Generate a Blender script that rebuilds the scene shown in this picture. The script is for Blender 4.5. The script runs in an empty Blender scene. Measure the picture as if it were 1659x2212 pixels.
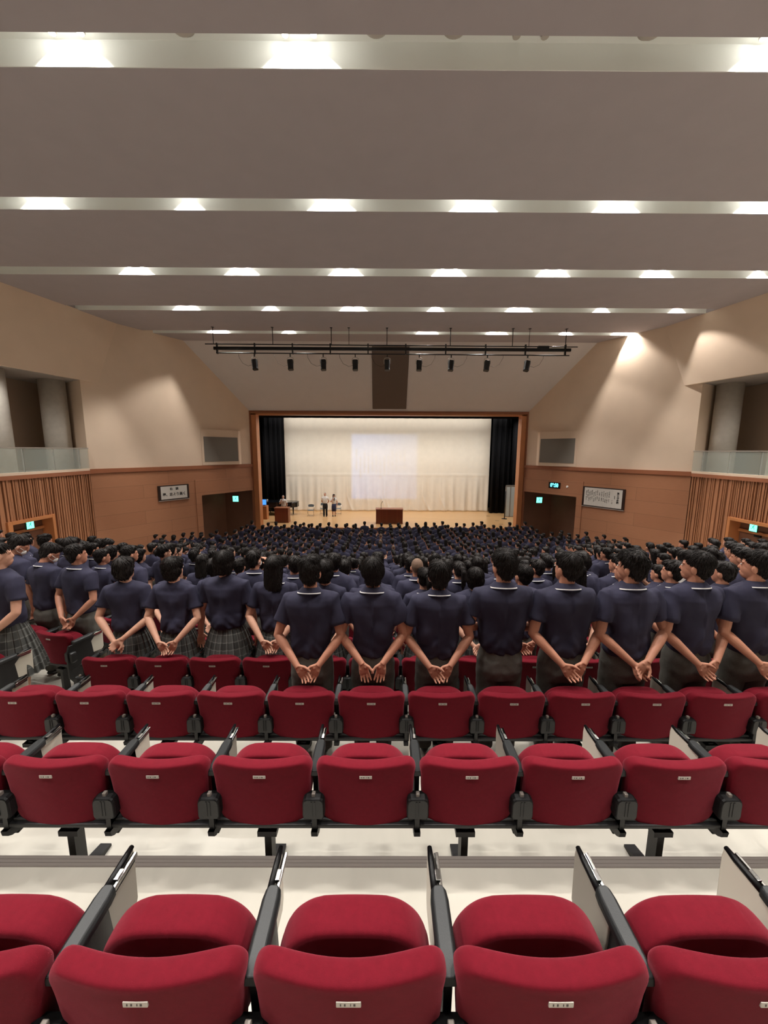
import bpy, bmesh, math, random
import numpy as np
from math import sin, cos, pi, radians as rad, sqrt
from mathutils import Vector, Matrix, Euler, noise
random.seed(7)
S = bpy.context.scene
COL = S.collection

# ------------------------------------------------------------------ camera, world, exposure
cam_d = bpy.data.cameras.new('camera'); cam = bpy.data.objects.new('camera', cam_d); COL.objects.link(cam)
cam_d.sensor_fit = 'VERTICAL'; cam_d.sensor_height = 24; cam_d.lens = 852.0 / 2212 * 24
cam_d.clip_start = .05; cam_d.clip_end = 200
cam.matrix_world = (Matrix.Translation((0, 0, 6.0)) @ Matrix.Rotation(rad(-.16), 4, 'Z')
                    @ Matrix.Rotation(rad(90 - 8.8), 4, 'X') @ Matrix.Rotation(rad(.26), 4, 'Z'))
S.camera = cam
w = bpy.data.worlds.new('world'); S.world = w; w.use_nodes = True
w.node_tree.nodes['Background'].inputs[0].default_value = (.9, .8, .72, 1)
w.node_tree.nodes['Background'].inputs[1].default_value = .0
S.view_settings.view_transform = 'Standard'; S.view_settings.look = 'None'
S.view_settings.exposure = 0.0; S.view_settings.gamma = 1
S.cycles.use_denoising = True
S.cycles.use_adaptive_sampling = True; S.cycles.adaptive_threshold = .03
S.cycles.max_bounces = 6; S.cycles.diffuse_bounces = 4; S.cycles.glossy_bounces = 2; S.cycles.transmission_bounces = 4
S.cycles.sample_clamp_indirect = 14
SPOT_W = 365.0          # house downlights
SPOT_COL = (1.0, .955, .90)
XC = .34                # centre line of the hall
ZC = 11.44              # ceiling
ZB = 5.12               # balcony floor / top of the wood wall

# stage lighting: border lights above the stage
def area(name, loc, size, sy, energy, color, rot):
    d = bpy.data.lights.new(name, 'AREA'); d.shape = 'RECTANGLE'; d.size = size; d.size_y = sy; d.energy = energy; d.color = color
    o = bpy.data.objects.new(name, d); COL.objects.link(o); o.location = loc; o.rotation_euler = rot
    return o
L1 = area('border_light_beam', (XC, 27.2, 8.95), 22, .5, 900, (1, .965, .92), (rad(12), 0, 0))
L2 = area('border_light_beam', (XC, 30.4, 9.1), 18, .35, 200, (1, .95, .89), (rad(28), 0, 0))

# ------------------------------------------------------------------ helpers
def lin(c):
    return tuple(((v / 255) / 12.92 if v / 255 <= .04045 else ((v / 255 + .055) / 1.055) ** 2.4) for v in c)

def tag(o, label=None, cat=None, group=None, kind=None):
    if label: o['label'] = label
    if cat: o['category'] = cat
    if group: o['group'] = group
    if kind: o['kind'] = kind
    return o

class MB:
    def __init__(s): s.v = []; s.f = []; s.uv = {}; s.mi = []; s.cur = 0
    def add(s, vs, fs):
        b = len(s.v); s.v += [tuple(p) for p in vs]
        for f in fs: s.f.append(tuple(b + i for i in f)); s.mi.append(s.cur)
        return b
    def quad(s, pts, uvs=None):
        b = len(s.v); s.v += [tuple(p) for p in pts]; s.f.append(tuple(range(b, b + len(pts)))); s.mi.append(s.cur)
        if uvs: s.uv[len(s.f) - 1] = uvs
    def box(s, lo, hi, M=None):
        x0, y0, z0 = lo; x1, y1, z1 = hi
        vs = [(x0, y0, z0), (x1, y0, z0), (x1, y1, z0), (x0, y1, z0), (x0, y0, z1), (x1, y0, z1), (x1, y1, z1), (x0, y1, z1)]
        if M is not None: vs = [M @ Vector(p) for p in vs]
        s.add(vs, [(0, 3, 2, 1), (4, 5, 6, 7), (0, 1, 5, 4), (1, 2, 6, 5), (2, 3, 7, 6), (3, 0, 4, 7)])
    def ell(s, c, r, M=None, n=14, m=9):
        vs = [(0, 0, -1)]
        for i in range(1, m):
            a = -pi / 2 + pi * i / m
            for j in range(n):
                t = 2 * pi * j / n; vs.append((cos(a) * cos(t), cos(a) * sin(t), sin(a)))
        vs.append((0, 0, 1)); fs = []
        for j in range(n): fs.append((0, 1 + (j + 1) % n, 1 + j))
        for i in range(m - 2):
            for j in range(n):
                a = 1 + i * n + j; b = 1 + i * n + (j + 1) % n; fs.append((a, b, b + n, a + n))
        t = len(vs) - 1; q = 1 + (m - 2) * n
        for j in range(n): fs.append((q + j, q + (j + 1) % n, t))
        P = [Vector((p[0] * r[0], p[1] * r[1], p[2] * r[2])) for p in vs]
        if M is not None: P = [M @ p for p in P]
        s.add([p + Vector(c) for p in P], fs)
    def rings(s, R, caps=True):
        n = len(R[0]); vs = [p for r in R for p in r]; fs = []
        for i in range(len(R) - 1):
            for j in range(n):
                a = i * n + j; b = i * n + (j + 1) % n; fs.append((a, b, b + n, a + n))
        if caps:
            fs.append(tuple(range(n))[::-1]); fs.append(tuple(range((len(R) - 1) * n, len(R) * n)))
        s.add(vs, fs)
    def tube(s, pts, rr, n=10, caps=True, side=None, flat=1.0):
        P = [Vector(p) for p in pts]; R = []
        if not hasattr(rr, '__len__'): rr = [rr] * len(P)
        d0 = (P[1] - P[0]).normalized()
        u = Vector(side) if side is not None else (Vector((0, 0, 1)) if abs(d0.z) < .9 else Vector((0, 1, 0)))
        for i, p in enumerate(P):
            if i == 0: d = d0
            elif i == len(P) - 1: d = (P[i] - P[i - 1]).normalized()
            else: d = ((P[i + 1] - P[i]).normalized() + (P[i] - P[i - 1]).normalized()).normalized()
            u = (u - d * u.dot(d)).normalized(); v = d.cross(u)
            R.append([p + u * (cos(2 * pi * j / n) * rr[i]) + v * (sin(2 * pi * j / n) * rr[i] * flat) for j in range(n)])
        s.rings(R, caps)
    def cap_tube(s, pts, rr, n=10):
        P = [Vector(p) for p in pts]; d = (P[-1] - P[-2]).normalized(); e = (P[0] - P[1]).normalized()
        s.tube([P[0] + e * rr[0] * .7] + P + [P[-1] + d * rr[-1] * .55, P[-1] + d * rr[-1] * .9],
               [rr[0] * .6] + list(rr) + [rr[-1] * .8, rr[-1] * .35], n)
    def stack(s, rows, n=24):
        # rows (z, cx, cy, hx, hy, power)
        R = []
        for (z, cx, cy, hx, hy, p) in rows:
            r = []
            for j in range(n):
                t = 2 * pi * j / n; c, q = cos(t), sin(t)
                r.append((cx + hx * math.copysign(abs(c) ** (2 / p), c), cy + hy * math.copysign(abs(q) ** (2 / p), q), z))
            R.append(r)
        s.rings(R)
    def mesh(s, name, mats=None, smooth=False, uv=False):
        me = bpy.data.meshes.new(name); me.from_pydata(s.v, [], s.f)
        for m in (mats or []): me.materials.append(m)
        if any(s.mi): me.polygons.foreach_set('material_index', s.mi)
        if s.uv:
            l = me.uv_layers.new(name='UVMap')
            for fi, uvs in s.uv.items():
                p = me.polygons[fi]
                for k, li in enumerate(p.loop_indices): l.data[li].uv = uvs[k]
        if smooth: me.polygons.foreach_set('use_smooth', [True] * len(me.polygons))
        me.update(); return me
    def build(s, name, mat, parent=None, smooth=False, bevel=0, loc=None, seg=2):
        mats = mat if isinstance(mat, (list, tuple)) else [mat]
        me_ = s.mesh(name, mats, smooth)
        if len(s.f) < 6000:
            b_m = bmesh.new(); b_m.from_mesh(me_); bmesh.ops.recalc_face_normals(b_m, faces=b_m.faces); b_m.to_mesh(me_); b_m.free()
        o = bpy.data.objects.new(name, me_); COL.objects.link(o)
        if parent: o.parent = parent
        if loc is not None: o.location = loc
        if bevel:
            b = o.modifiers.new('bevel', 'BEVEL'); b.width = bevel; b.segments = seg; b.limit_method = 'ANGLE'
            bake(o)
        return o

def bake(o):
    dg = bpy.context.evaluated_depsgraph_get(); dg.update()
    me = bpy.data.meshes.new_from_object(o.evaluated_get(dg)); old = o.data; o.modifiers.clear(); o.data = me
    me.name = o.name
    if old.users == 0: bpy.data.meshes.remove(old)

def remesh(mb, voxel, smooth=3, dec=1.0, fac=.5):
    o = bpy.data.objects.new('tmp', mb.mesh('tmp')); COL.objects.link(o)
    m = o.modifiers.new('r', 'REMESH'); m.mode = 'VOXEL'; m.voxel_size = voxel; m.use_smooth_shade = True
    if smooth:
        k = o.modifiers.new('s', 'SMOOTH'); k.iterations = smooth; k.factor = fac
    if dec < 1:
        k = o.modifiers.new('d', 'DECIMATE'); k.ratio = dec
    dg = bpy.context.evaluated_depsgraph_get(); dg.update()
    me = bpy.data.meshes.new_from_object(o.evaluated_get(dg))
    old = o.data; bpy.data.objects.remove(o); bpy.data.meshes.remove(old)
    me.polygons.foreach_set('use_smooth', [True] * len(me.polygons))
    return me

def link(name, me, parent=None, mats=None):
    o = bpy.data.objects.new(name, me); COL.objects.link(o); o.parent = parent
    if mats is not None:
        me.materials.clear()
        for m in mats: me.materials.append(m)
    me.name = name
    return o

def empty(name, loc=(0, 0, 0), rz=0):
    o = bpy.data.objects.new(name, None); COL.objects.link(o); o.location = loc; o.rotation_euler = (0, 0, rz); o.empty_display_size = .1
    return o

KIDS = {}
def copy_tree(o, parent=None):
    c = o.copy(); COL.objects.link(c); c.parent = parent
    for ch in o.children: copy_tree(ch, c)
    return c

# ------------------------------------------------------------------ materials
def mat(name, rgb, rough=.6, var=0, scale=5, bump=0, bscale=200, metal=0, emit=0, spec=.5, stretch=None, rnd=0, coat=0):
    m = bpy.data.materials.new(name); m.use_nodes = True; nt = m.node_tree; N = nt.nodes; b = N['Principled BSDF']
    c = lin(rgb); b.inputs['Base Color'].default_value = (*c, 1); b.inputs['Roughness'].default_value = rough
    b.inputs['Metallic'].default_value = metal; b.inputs['Specular IOR Level'].default_value = spec
    b.inputs['Coat Weight'].default_value = coat
    if emit:
        b.inputs['Emission Color'].default_value = (*c, 1); b.inputs['Emission Strength'].default_value = emit
    tc = None
    if var or bump:
        tc = N.new('ShaderNodeTexCoord'); mp = N.new('ShaderNodeMapping'); nt.links.new(tc.outputs['Object'], mp.inputs[0])
        if stretch: mp.inputs['Scale'].default_value = stretch
    src = None
    if var:
        n = N.new('ShaderNodeTexNoise'); n.inputs['Scale'].default_value = scale; n.inputs['Detail'].default_value = 4
        nt.links.new(mp.outputs[0], n.inputs['Vector'])
        r = N.new('ShaderNodeMapRange'); r.inputs['From Min'].default_value = .3; r.inputs['From Max'].default_value = .7
        r.inputs['To Min'].default_value = 1 - var; r.inputs['To Max'].default_value = 1 + var
        nt.links.new(n.outputs[0], r.inputs[0]); src = r.outputs[0]
    if rnd:
        oi = N.new('ShaderNodeObjectInfo'); r = N.new('ShaderNodeMapRange'); r.inputs['To Min'].default_value = 1 - rnd; r.inputs['To Max'].default_value = 1 + rnd
        nt.links.new(oi.outputs['Random'], r.inputs[0])
        if src:
            q = N.new('ShaderNodeMath'); q.operation = 'MULTIPLY'; nt.links.new(src, q.inputs[0]); nt.links.new(r.outputs[0], q.inputs[1]); src = q.outputs[0]
        else: src = r.outputs[0]
    if src:
        v = N.new('ShaderNodeVectorMath'); v.operation = 'SCALE'; v.inputs[0].default_value = c; nt.links.new(src, v.inputs['Scale'])
        nt.links.new(v.outputs[0], b.inputs['Base Color'])
    if bump:
        n = N.new('ShaderNodeTexNoise'); n.inputs['Scale'].default_value = bscale; n.inputs['Detail'].default_value = 2
        nt.links.new(mp.outputs[0], n.inputs['Vector'])
        k = N.new('ShaderNodeBump'); k.inputs['Strength'].default_value = bump; k.inputs['Distance'].default_value = .002
        nt.links.new(n.outputs[0], k.inputs['Height']); nt.links.new(k.outputs[0], b.inputs['Normal'])
    return m

def mnode(nt, op, a, b=None):
    q = nt.nodes.new('ShaderNodeMath'); q.operation = op
    for i, x in enumerate((a, b)):
        if x is None: continue
        if isinstance(x, (int, float)): q.inputs[i].default_value = x
        else: nt.links.new(x, q.inputs[i])
    return q.outputs[0]

def wood_panel(name, c1, c2, bw, bh, seam=.004, rough=.45, grain=.12):
    m = bpy.data.materials.new(name); m.use_nodes = True; nt = m.node_tree; N = nt.nodes; b = N['Principled BSDF']
    tc = N.new('ShaderNodeTexCoord'); br = N.new('ShaderNodeTexBrick')
    nt.links.new(tc.outputs['UV'], br.inputs['Vector']); br.inputs['Scale'].default_value = 1
    br.inputs['Color1'].default_value = (*lin(c1), 1); br.inputs['Color2'].default_value = (*lin(c2), 1)
    br.inputs['Mortar'].default_value = (*lin([v * .55 for v in c1]), 1)
    br.inputs['Mortar Size'].default_value = seam; br.inputs['Brick Width'].default_value = bw; br.inputs['Row Height'].default_value = bh
    br.offset = .37; br.inputs['Mortar Smooth'].default_value = .3
    mp = N.new('ShaderNodeMapping'); mp.inputs['Scale'].default_value = (1.2, 22, 1); nt.links.new(tc.outputs['UV'], mp.inputs[0])
    n = N.new('ShaderNodeTexNoise'); n.inputs['Scale'].default_value = 3; n.inputs['Detail'].default_value = 5; nt.links.new(mp.outputs[0], n.inputs['Vector'])
    r = N.new('ShaderNodeMapRange'); r.inputs['To Min'].default_value = 1 - grain; r.inputs['To Max'].default_value = 1 + grain; nt.links.new(n.outputs[0], r.inputs[0])
    v = N.new('ShaderNodeVectorMath'); v.operation = 'SCALE'; nt.links.new(br.outputs['Color'], v.inputs[0]); nt.links.new(r.outputs[0], v.inputs['Scale'])
    nt.links.new(v.outputs[0], b.inputs['Base Color']); b.inputs['Roughness'].default_value = rough
    return m

def plaid():
    m = bpy.data.materials.new('plaid'); m.use_nodes = True; nt = m.node_tree; N = nt.nodes; b = N['Principled BSDF']
    tc = N.new('ShaderNodeTexCoord'); sp = N.new('ShaderNodeSeparateXYZ'); nt.links.new(tc.outputs['UV'], sp.inputs[0])
    def stripes(src, freq, lo, soft=.02):
        fr = mnode(nt, 'FRACT', mnode(nt, 'MULTIPLY', src, freq))
        d = mnode(nt, 'ABSOLUTE', mnode(nt, 'SUBTRACT', fr, .5))
        return mnode(nt, 'LESS_THAN', d, lo)
    a = stripes(sp.outputs[0], 16, .07); c = stripes(sp.outputs[1], 14, .07)
    a2 = stripes(sp.outputs[0], 8, .22); c2 = stripes(sp.outputs[1], 7, .22)
    s1 = mnode(nt, 'ADD', a, c); s2 = mnode(nt, 'ADD', a2, c2)
    f = mnode(nt, 'ADD', mnode(nt, 'MULTIPLY', s1, .8), mnode(nt, 'MULTIPLY', s2, -.28))
    f = mnode(nt, 'ADD', f, 1.0)
    v = N.new('ShaderNodeVectorMath'); v.operation = 'SCALE'; v.inputs[0].default_value = lin((76, 77, 74)); nt.links.new(f, v.inputs['Scale'])
    nt.links.new(v.outputs[0], b.inputs['Base Color']); b.inputs['Roughness'].default_value = .85
    return m

M = {}
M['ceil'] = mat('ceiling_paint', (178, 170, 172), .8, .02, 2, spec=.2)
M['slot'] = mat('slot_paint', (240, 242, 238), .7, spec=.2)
M['cream'] = mat('cream_wall', (233, 210, 187), .8, .025, 1.2, spec=.2)
M['soffit'] = mat('grey_soffit', (170, 160, 152), .8)
M['concrete'] = mat('concrete_column', (196, 190, 180), .8, .06, 6)
M['balwall'] = mat('balcony_wall', (196, 172, 150), .8)
M['floor'] = mat('vinyl_floor', (182, 178, 167), .26, .08, 1.6, stretch=(2.5, .6, 1))
M['trimmetal'] = mat('nosing_metal', (138, 130, 124), .4, metal=.25)
M['wood'] = wood_panel('wood_panel', (180, 126, 94), (174, 120, 89), 3.4, .62)
M['slat'] = mat('slat_wood', (170, 116, 82), .5, .14, 3, stretch=(8, 8, .6))
M['slatback'] = mat('slat_backing', (90, 56, 40), .7)
M['band'] = mat('band_wood', (160, 100, 70), .45, .06, 2)
M['frame'] = mat('proscenium_wood', (196, 128, 80), .45, .06, 2)
M['framedk'] = mat('proscenium_edge', (150, 92, 60), .5)
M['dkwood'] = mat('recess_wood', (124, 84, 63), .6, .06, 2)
M['stage'] = wood_panel('stage_boards', (224, 180, 128), (214, 168, 116), 2.4, .12, .001, .28, .05)
M['black'] = mat('black_curtain', (22, 22, 24), .9, spec=.1)
M['void'] = mat('black_masking', (8, 8, 9), .9, spec=.05)
M['white'] = mat('white_curtain', (244, 236, 220), .85, .02, 3, spec=.1)
M['grille'] = mat('speaker_grille', (128, 122, 114), .8)
M['brownpanel'] = mat('brown_panel', (104, 88, 78), .7)
M['red'] = mat('red_fabric', (99, 14, 28), .85, .08, 60, bump=.55, bscale=900, spec=.12)
_b = M['red'].node_tree.nodes['Principled BSDF']; _b.inputs['Sheen Weight'].default_value = .35; _b.inputs['Sheen Tint'].default_value = (1, .25, .32, 1); _b.inputs['Sheen Roughness'].default_value = .35
M['plastic'] = mat('black_plastic', (24, 24, 25), .5, bump=.25, bscale=500)
M['armpad'] = mat('armrest_pad', (38, 40, 41), .5, bump=.2, bscale=350)
M['blackmetal'] = mat('black_metal', (18, 18, 20), .35, metal=.3)
M['chrome'] = mat('chrome', (210, 208, 204), .18, metal=1)
M['tablet'] = mat('tablet_board', (196, 190, 176), .45)
M['plate'] = mat('number_plate', (176, 168, 160), .35, metal=.35)
M['plateink'] = mat('plate_ink', (60, 50, 48), .6)
M['skin'] = mat('skin', (190, 134, 110), .5, .08, 18, rnd=.10, spec=.35)
M['skin2'] = mat('skin_pale', (208, 158, 134), .5, .06, 18, rnd=.08, spec=.35)
M['polo'] = mat('navy_polo', (52, 51, 69), .85, .05, 12, bump=.3, bscale=600, rnd=.10, spec=.2)
M['stripe'] = mat('white_stripe', (225, 222, 218), .8)
M['trouser'] = mat('grey_trousers', (92, 90, 85), .9, .09, 90, bump=.4, bscale=500, rnd=.1, spec=.15)
M['plaid'] = plaid()
M['hair'] = mat('black_hair', (30, 25, 23), .62, .25, 40, bump=.5, bscale=160, stretch=(3, 3, .7), spec=.25)
M['hairbr'] = mat('brown_hair', (58, 44, 36), .5, .25, 40, bump=.6, bscale=160, stretch=(3, 3, .7))
M['buzz'] = mat('buzzed_hair', (104, 80, 64), .8, .15, 60)
M['greyhair'] = mat('grey_hair', (150, 140, 132), .7)
M['mask'] = mat('white_mask', (238, 236, 232), .8)
M['shirtw'] = mat('white_shirt', (236, 234, 230), .8, .03, 10)
M['blackcl'] = mat('black_cloth', (26, 27, 32), .8)
M['navycl'] = mat('navy_cloth', (44, 48, 78), .85, .25, 30)
M['shoe'] = mat('black_shoe', (20, 19, 19), .35)
M['eyew'] = mat('eye_white', (230, 226, 220), .3)
M['eyeb'] = mat('eye_dark', (22, 16, 14), .2)
M['lectern'] = wood_panel('lectern_wood', (124, 62, 40), (112, 54, 34), .14, 3, .003, .35, .18)
M['piano'] = mat('piano_black', (24, 26, 30), .12, spec=.6)
M['pianow'] = mat('piano_keys', (236, 232, 224), .3)
M['chairfab'] = mat('chair_grey', (92, 104, 110), .6)
M['paper'] = mat('paper', (214, 208, 200), .7)
M['ink'] = mat('ink', (30, 26, 26), .8)
M['frameblk'] = mat('frame_dark', (48, 32, 28), .35)
M['exit'] = mat('exit_green', (110, 255, 205), .4, emit=2.6)
M['exitbox'] = mat('exit_box', (40, 90, 74), .5)
M['exitman'] = mat('exit_figure', (10, 150, 110), .5, emit=.8)
M['clock'] = mat('clock_digits', (110, 240, 255), .4, emit=2.4)
M['lamp'] = mat('lamp_disc', (255, 248, 232), .4, emit=14)
M['lampring'] = mat('lamp_ring', (190, 182, 172), .5)
M['winpale'] = mat('pale_panel', (206, 216, 216), .4)
M['blue'] = mat('blue_screen', (70, 140, 230), .4, emit=1.5)
g = bpy.data.materials.new('rail_glass'); g.use_nodes = True; b = g.node_tree.nodes['Principled BSDF']
b.inputs['Base Color'].default_value = (*lin((206, 216, 206)), 1); b.inputs['Roughness'].default_value = .05; b.inputs['Alpha'].default_value = .24
M['glass'] = g

# ------------------------------------------------------------------ floor levels
def zk(k):
    if k <= 14: return 3.91 - .24 * k
    return {15: .45, 16: .37, 17: .30, 18: .24, 19: .18}.get(int(k), .12)
RISE0 = 1.755; PITCH = .912
ANG = rad(15); TA = math.tan(ANG)
XL, XR = -3.25, 3.93          # bends of the rows at the aisles
def yline(x, y0):
    if x < XL: return y0 + (XL - x) * TA
    if x > XR: return y0 + (x - XR) * TA
    return y0
def floor_z(x, y):
    ye = y - (max(0, XL - x) + max(0, x - XR)) * TA
    k = math.floor((ye - RISE0) / PITCH) + 1
    return zk(k) if k <= 24 else .1

# ------------------------------------------------------------------ structure
def st(o): o['kind'] = 'structure'; return o
mb = MB(); nz = []
xs = [-16.5, XL, XR, 17.2]
for k in range(-5, 26):
    y0 = RISE0 + PITCH * (k - 1) if k > -5 else -8; y1 = RISE0 + PITCH * k
    z = zk(k); z2 = zk(k + 1)
    if k == 25: y1 = 30
    for a, b_ in zip(xs[:-1], xs[1:]):
        ya0, yb0 = (yline(a, y0), yline(b_, y0)) if k > -5 else (-8, -8)
        ya1, yb1 = yline(a, y1), yline(b_, y1)
        mb.quad([(a, ya0, z), (b_, yb0, z), (b_, yb1, z), (a, ya1, z)])
        if z - z2 > .001: mb.quad([(a, ya1, z), (b_, yb1, z), (b_, yb1, z2), (a, ya1, z2)])
    if -1 <= k <= 8:
        nb = MB()
        for a, b_ in zip(xs[:-1], xs[1:]):
            for q in range(3):
                d0, d1 = -.052 + .018 * q, -.040 + .018 * q
                pa, pb = Vector((a, yline(a, y1), 0)), Vector((b_, yline(b_, y1), 0))
                lo = [(pa.x, pa.y + d0, z), (pb.x, pb.y + d0, z), (pb.x, pb.y + d1, z), (pa.x, pa.y + d1, z)]
                hi = [(x, y, zz + .006) for x, y, zz in lo]
                nb.add(lo + hi, [(0, 3, 2, 1), (4, 5, 6, 7), (0, 1, 5, 4), (1, 2, 6, 5), (2, 3, 7, 6), (3, 0, 4, 7)])
            lo = [(pa.x, pa.y - .054, z), (pb.x, pb.y - .054, z), (pb.x, pb.y + .003, z), (pa.x, pa.y + .003, z)]
            hi = [(x, y, zz + .003) for x, y, zz in lo]
            nb.add(lo + hi, [(0, 3, 2, 1), (4, 5, 6, 7), (0, 1, 5, 4), (1, 2, 6, 5), (2, 3, 7, 6), (3, 0, 4, 7)])
        st(nb.build('trim_%d' % (k + 2), M['trimmetal']))
st(mb.build('floor', M['floor']))

# ceiling with lighting slots
EY = [-.5, 2.9, 6.12, 9.57, 12.89, 16.1, 19.23]; FY = [-.05, 3.35, 6.61, 10.03, 13.43, 16.61, 19.67]
CX0, CX1 = -14.5, 15.2
SLX = [(-14, 14.8), (-14, 14.8), (-14, 14.8), (-13.5, 14.2), (-13, 13.6), (-12.15, 12.75), (-11.3, 12.0)]
mb = MB(); prev = -8
SH = .35
def cbox(x0, x1, y0, y1, z0, z1): mb.box((x0, y0, z0), (x1, y1, z1))
for i, (e, f) in enumerate(zip(EY, FY)):
    cbox(CX0, CX1, prev, e, ZC, ZC + SH); prev = f
    a, b_ = SLX[i]
    if a > CX0: cbox(CX0, a, e, f, ZC, ZC + SH)
    if b_ < CX1: cbox(b_, CX1, e, f, ZC, ZC + SH)
cbox(CX0, CX1, prev, 20.95, ZC, ZC + SH)
st(mb.build('ceiling', M['ceil'])); mb = MB()
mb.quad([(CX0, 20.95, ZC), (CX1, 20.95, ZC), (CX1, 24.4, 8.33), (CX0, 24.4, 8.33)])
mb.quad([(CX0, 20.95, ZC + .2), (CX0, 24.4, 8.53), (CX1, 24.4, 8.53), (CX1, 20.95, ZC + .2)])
st(mb.build('ceiling_slope', mat('ceiling_paint_lightened', (224, 216, 212), .8, .015, 2, spec=.2)))  # same paint as the ceiling, lightened to stand in for extra light
mb = MB()
mb.box((CX0, -8, ZC + SH), (CX1, 21.2, ZC + SH + .1))
for i, (e, f) in enumerate(zip(EY, FY)):   # white lining of the lit face; other sides added white to bounce light
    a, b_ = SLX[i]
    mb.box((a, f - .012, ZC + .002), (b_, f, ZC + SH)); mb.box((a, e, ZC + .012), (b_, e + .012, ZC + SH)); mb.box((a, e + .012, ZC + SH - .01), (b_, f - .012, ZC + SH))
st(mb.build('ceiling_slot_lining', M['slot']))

# side walls
PL0, PL1 = Vector((-12.5, 16.9)), Vector((-8.05, 24.4)); PR0, PR1 = Vector((13.2, 16.9)), Vector((8.73, 24.4))
def wallprism(mb, p0, p1, zs, out, th=.2, u0=0):
    """vertical wall p0->p1, zs=((zlo0,zhi0),(zlo1,zhi1)); outward normal 'out'; uv in metres"""
    L = (p1 - p0).length; o = Vector((out[0], out[1])) * th
    (a0, b0), (a1, b1) = zs
    F = [(p0.x, p0.y, a0), (p1.x, p1.y, a1), (p1.x, p1.y, b1), (p0.x, p0.y, b0)]
    mb.quad(F, [(u0, a0), (u0 + L, a1), (u0 + L, b1), (u0, b0)])
    B = [(x + o.x, y + o.y, z) for x, y, z in F]
    mb.quad(B[::-1]); mb.quad([F[0], B[0], B[1], F[1]]); mb.quad([F[3], F[2], B[2], B[3]]); mb.quad([F[0], F[3], B[3], B[0]]); mb.quad([F[1], B[1], B[2], F[2]])
for side, p0, p1, sg in (('left', PL0, PL1, -1), ('right', PR0, PR1, 1)):
    d = (p1 - p0).normalized(); L = (p1 - p0).length
    n = Vector((d.y * sg, -d.x * sg))            # outward
    if n.x * sg < 0: n = -n
    ent = p0 + d * 5.16
    mb = MB()                                     # lower wood wall with entrance opening
    wallprism(mb, p0, ent, ((-.2, ZB - .1), (-.2, ZB - .1)), n)
    wallprism(mb, ent, p1, ((3.57, ZB - .1), (3.57, ZB - .1)), n, .2, 5.16)
    st(mb.build('wall_%s_stage_wood' % side, M['wood']))
    mb = MB(); q0 = ent - d * .34; o = -n * .035  # entrance frame
    wallprism(mb, q0 + o, ent + o, ((-.2, 3.57), (-.2, 3.57)), n, .05)
    wallprism(mb, q0 + o, p1 + o, ((3.57, 4.42), (3.57, 4.42)), n, .05)
    mb2 = mb; st(mb2.build('trim_entrance_%s' % side, M['wood']))
    mb = MB()                                     # recess of the entrance
    r0 = ent + n * .2; B0 = r0 + n * 1.5; C0 = B0 + d * ((24.62 - B0.y) / d.y); D0 = Vector((p1.x, 24.62))
    wallprism(mb, r0, B0, ((-.2, 3.6), (-.2, 3.6)), -d, .05); wallprism(mb, B0, C0, ((-.2, 3.6), (-.2, 3.6)), n, .05); wallprism(mb, C0, D0, ((-.2, 3.6), (-.2, 3.6)), Vector((0, 1)), .03)
    mb.quad([(ent.x, ent.y, 3.58), (p1.x, p1.y, 3.58), (D0.x, D0.y, 3.58), (C0.x, C0.y, 3.58), (B0.x, B0.y, 3.58)])
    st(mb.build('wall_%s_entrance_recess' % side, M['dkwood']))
    mb = MB()                                     # cream splay wall
    wallprism(mb, p0, p1, ((ZB, ZC + .3), (ZB, ZC + .3)), n)
    c0 = p0 + Vector((sg * 3.6, 2.3))
    wallprism(mb, p0 + Vector((0, .001)), c0, ((ZB, ZC), (ZB, ZC)), Vector((0, 1)))
    st(mb.build('wall_%s_stage_cream' % side, M['cream']))
    mb = MB(); o = -n * .07
    wallprism(mb, p0 + o, p1 + o, ((ZB - .12, ZB + .06), (ZB - .12, ZB + .06)), n, .1)
    st(mb.build('trim_band_%s' % side, M['band']))
    # side wall of vertical slats
    X = p0.x; yd0, yd1 = 13.0, 14.75; zd = 3.59
    mb = MB(); bk = X + sg * .06
    for (ya, yb, za, zb) in ((-6, yd0, -.3, ZB - .1), (yd1, 16.9, -.3, ZB - .1), (yd0, yd1, zd, ZB - .1)):
        mb.box((min(bk, bk + sg * .3), ya, za), (max(bk, bk + sg * .3), yb, zb))
    st(mb.build('wall_%s_backing' % side, M['slatback']))
    mb = MB(); y = 1.0; R_ = random.Random(3 + (sg > 0))
    while y < 16.85:
        wdt = R_.choice((.035, .05, .05, .08)); dp = R_.choice((.03, .05, .06))
        za = zd if yd0 - .02 < y + wdt and y < yd1 + .02 else -.3
        mb.box((min(X - sg * (dp - .05), bk), y, za), (max(X - sg * (dp - .05), bk), y + wdt, ZB - .12))
        y += wdt + R_.choice((.03, .04, .06))
    st(mb.build('wall_%s_slats' % side, M['slat']))
    mb = MB(); xa, xb = sorted((X - sg * .05, X + sg * .10))
    mb.box((xa, -6, ZB - .14), (xb, 16.95, ZB)); st(mb.build('trim_side_band_%s' % side, M['band']))
    mb = MB(); xa, xb = sorted((X - sg * .04, X + sg * .14))
    mb.box((xa, -6, ZB), (xb, 16.98, ZB + .09)); st(mb.build('trim_balcony_curb_%s' % side, M['cream']))
    # door
    df = MB(); xa, xb = sorted((X - sg * .06, X + sg * .42))
    df.box((xa, yd0 - .1, 0), (xb, yd0 + .07, zd)); df.box((xa, yd1 - .07, 0), (xb, yd1 + .06, zd)); df.box((xa, yd0 + .07, zd - .12), (xb, yd1 - .07, zd))
    root = st(df.build('door_%d' % (1 if sg < 0 else 2), M['frame'], bevel=.01))
    dl = MB(); dx = X + sg * .36; xa, xb = sorted((dx, dx + sg * .06))
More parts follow.
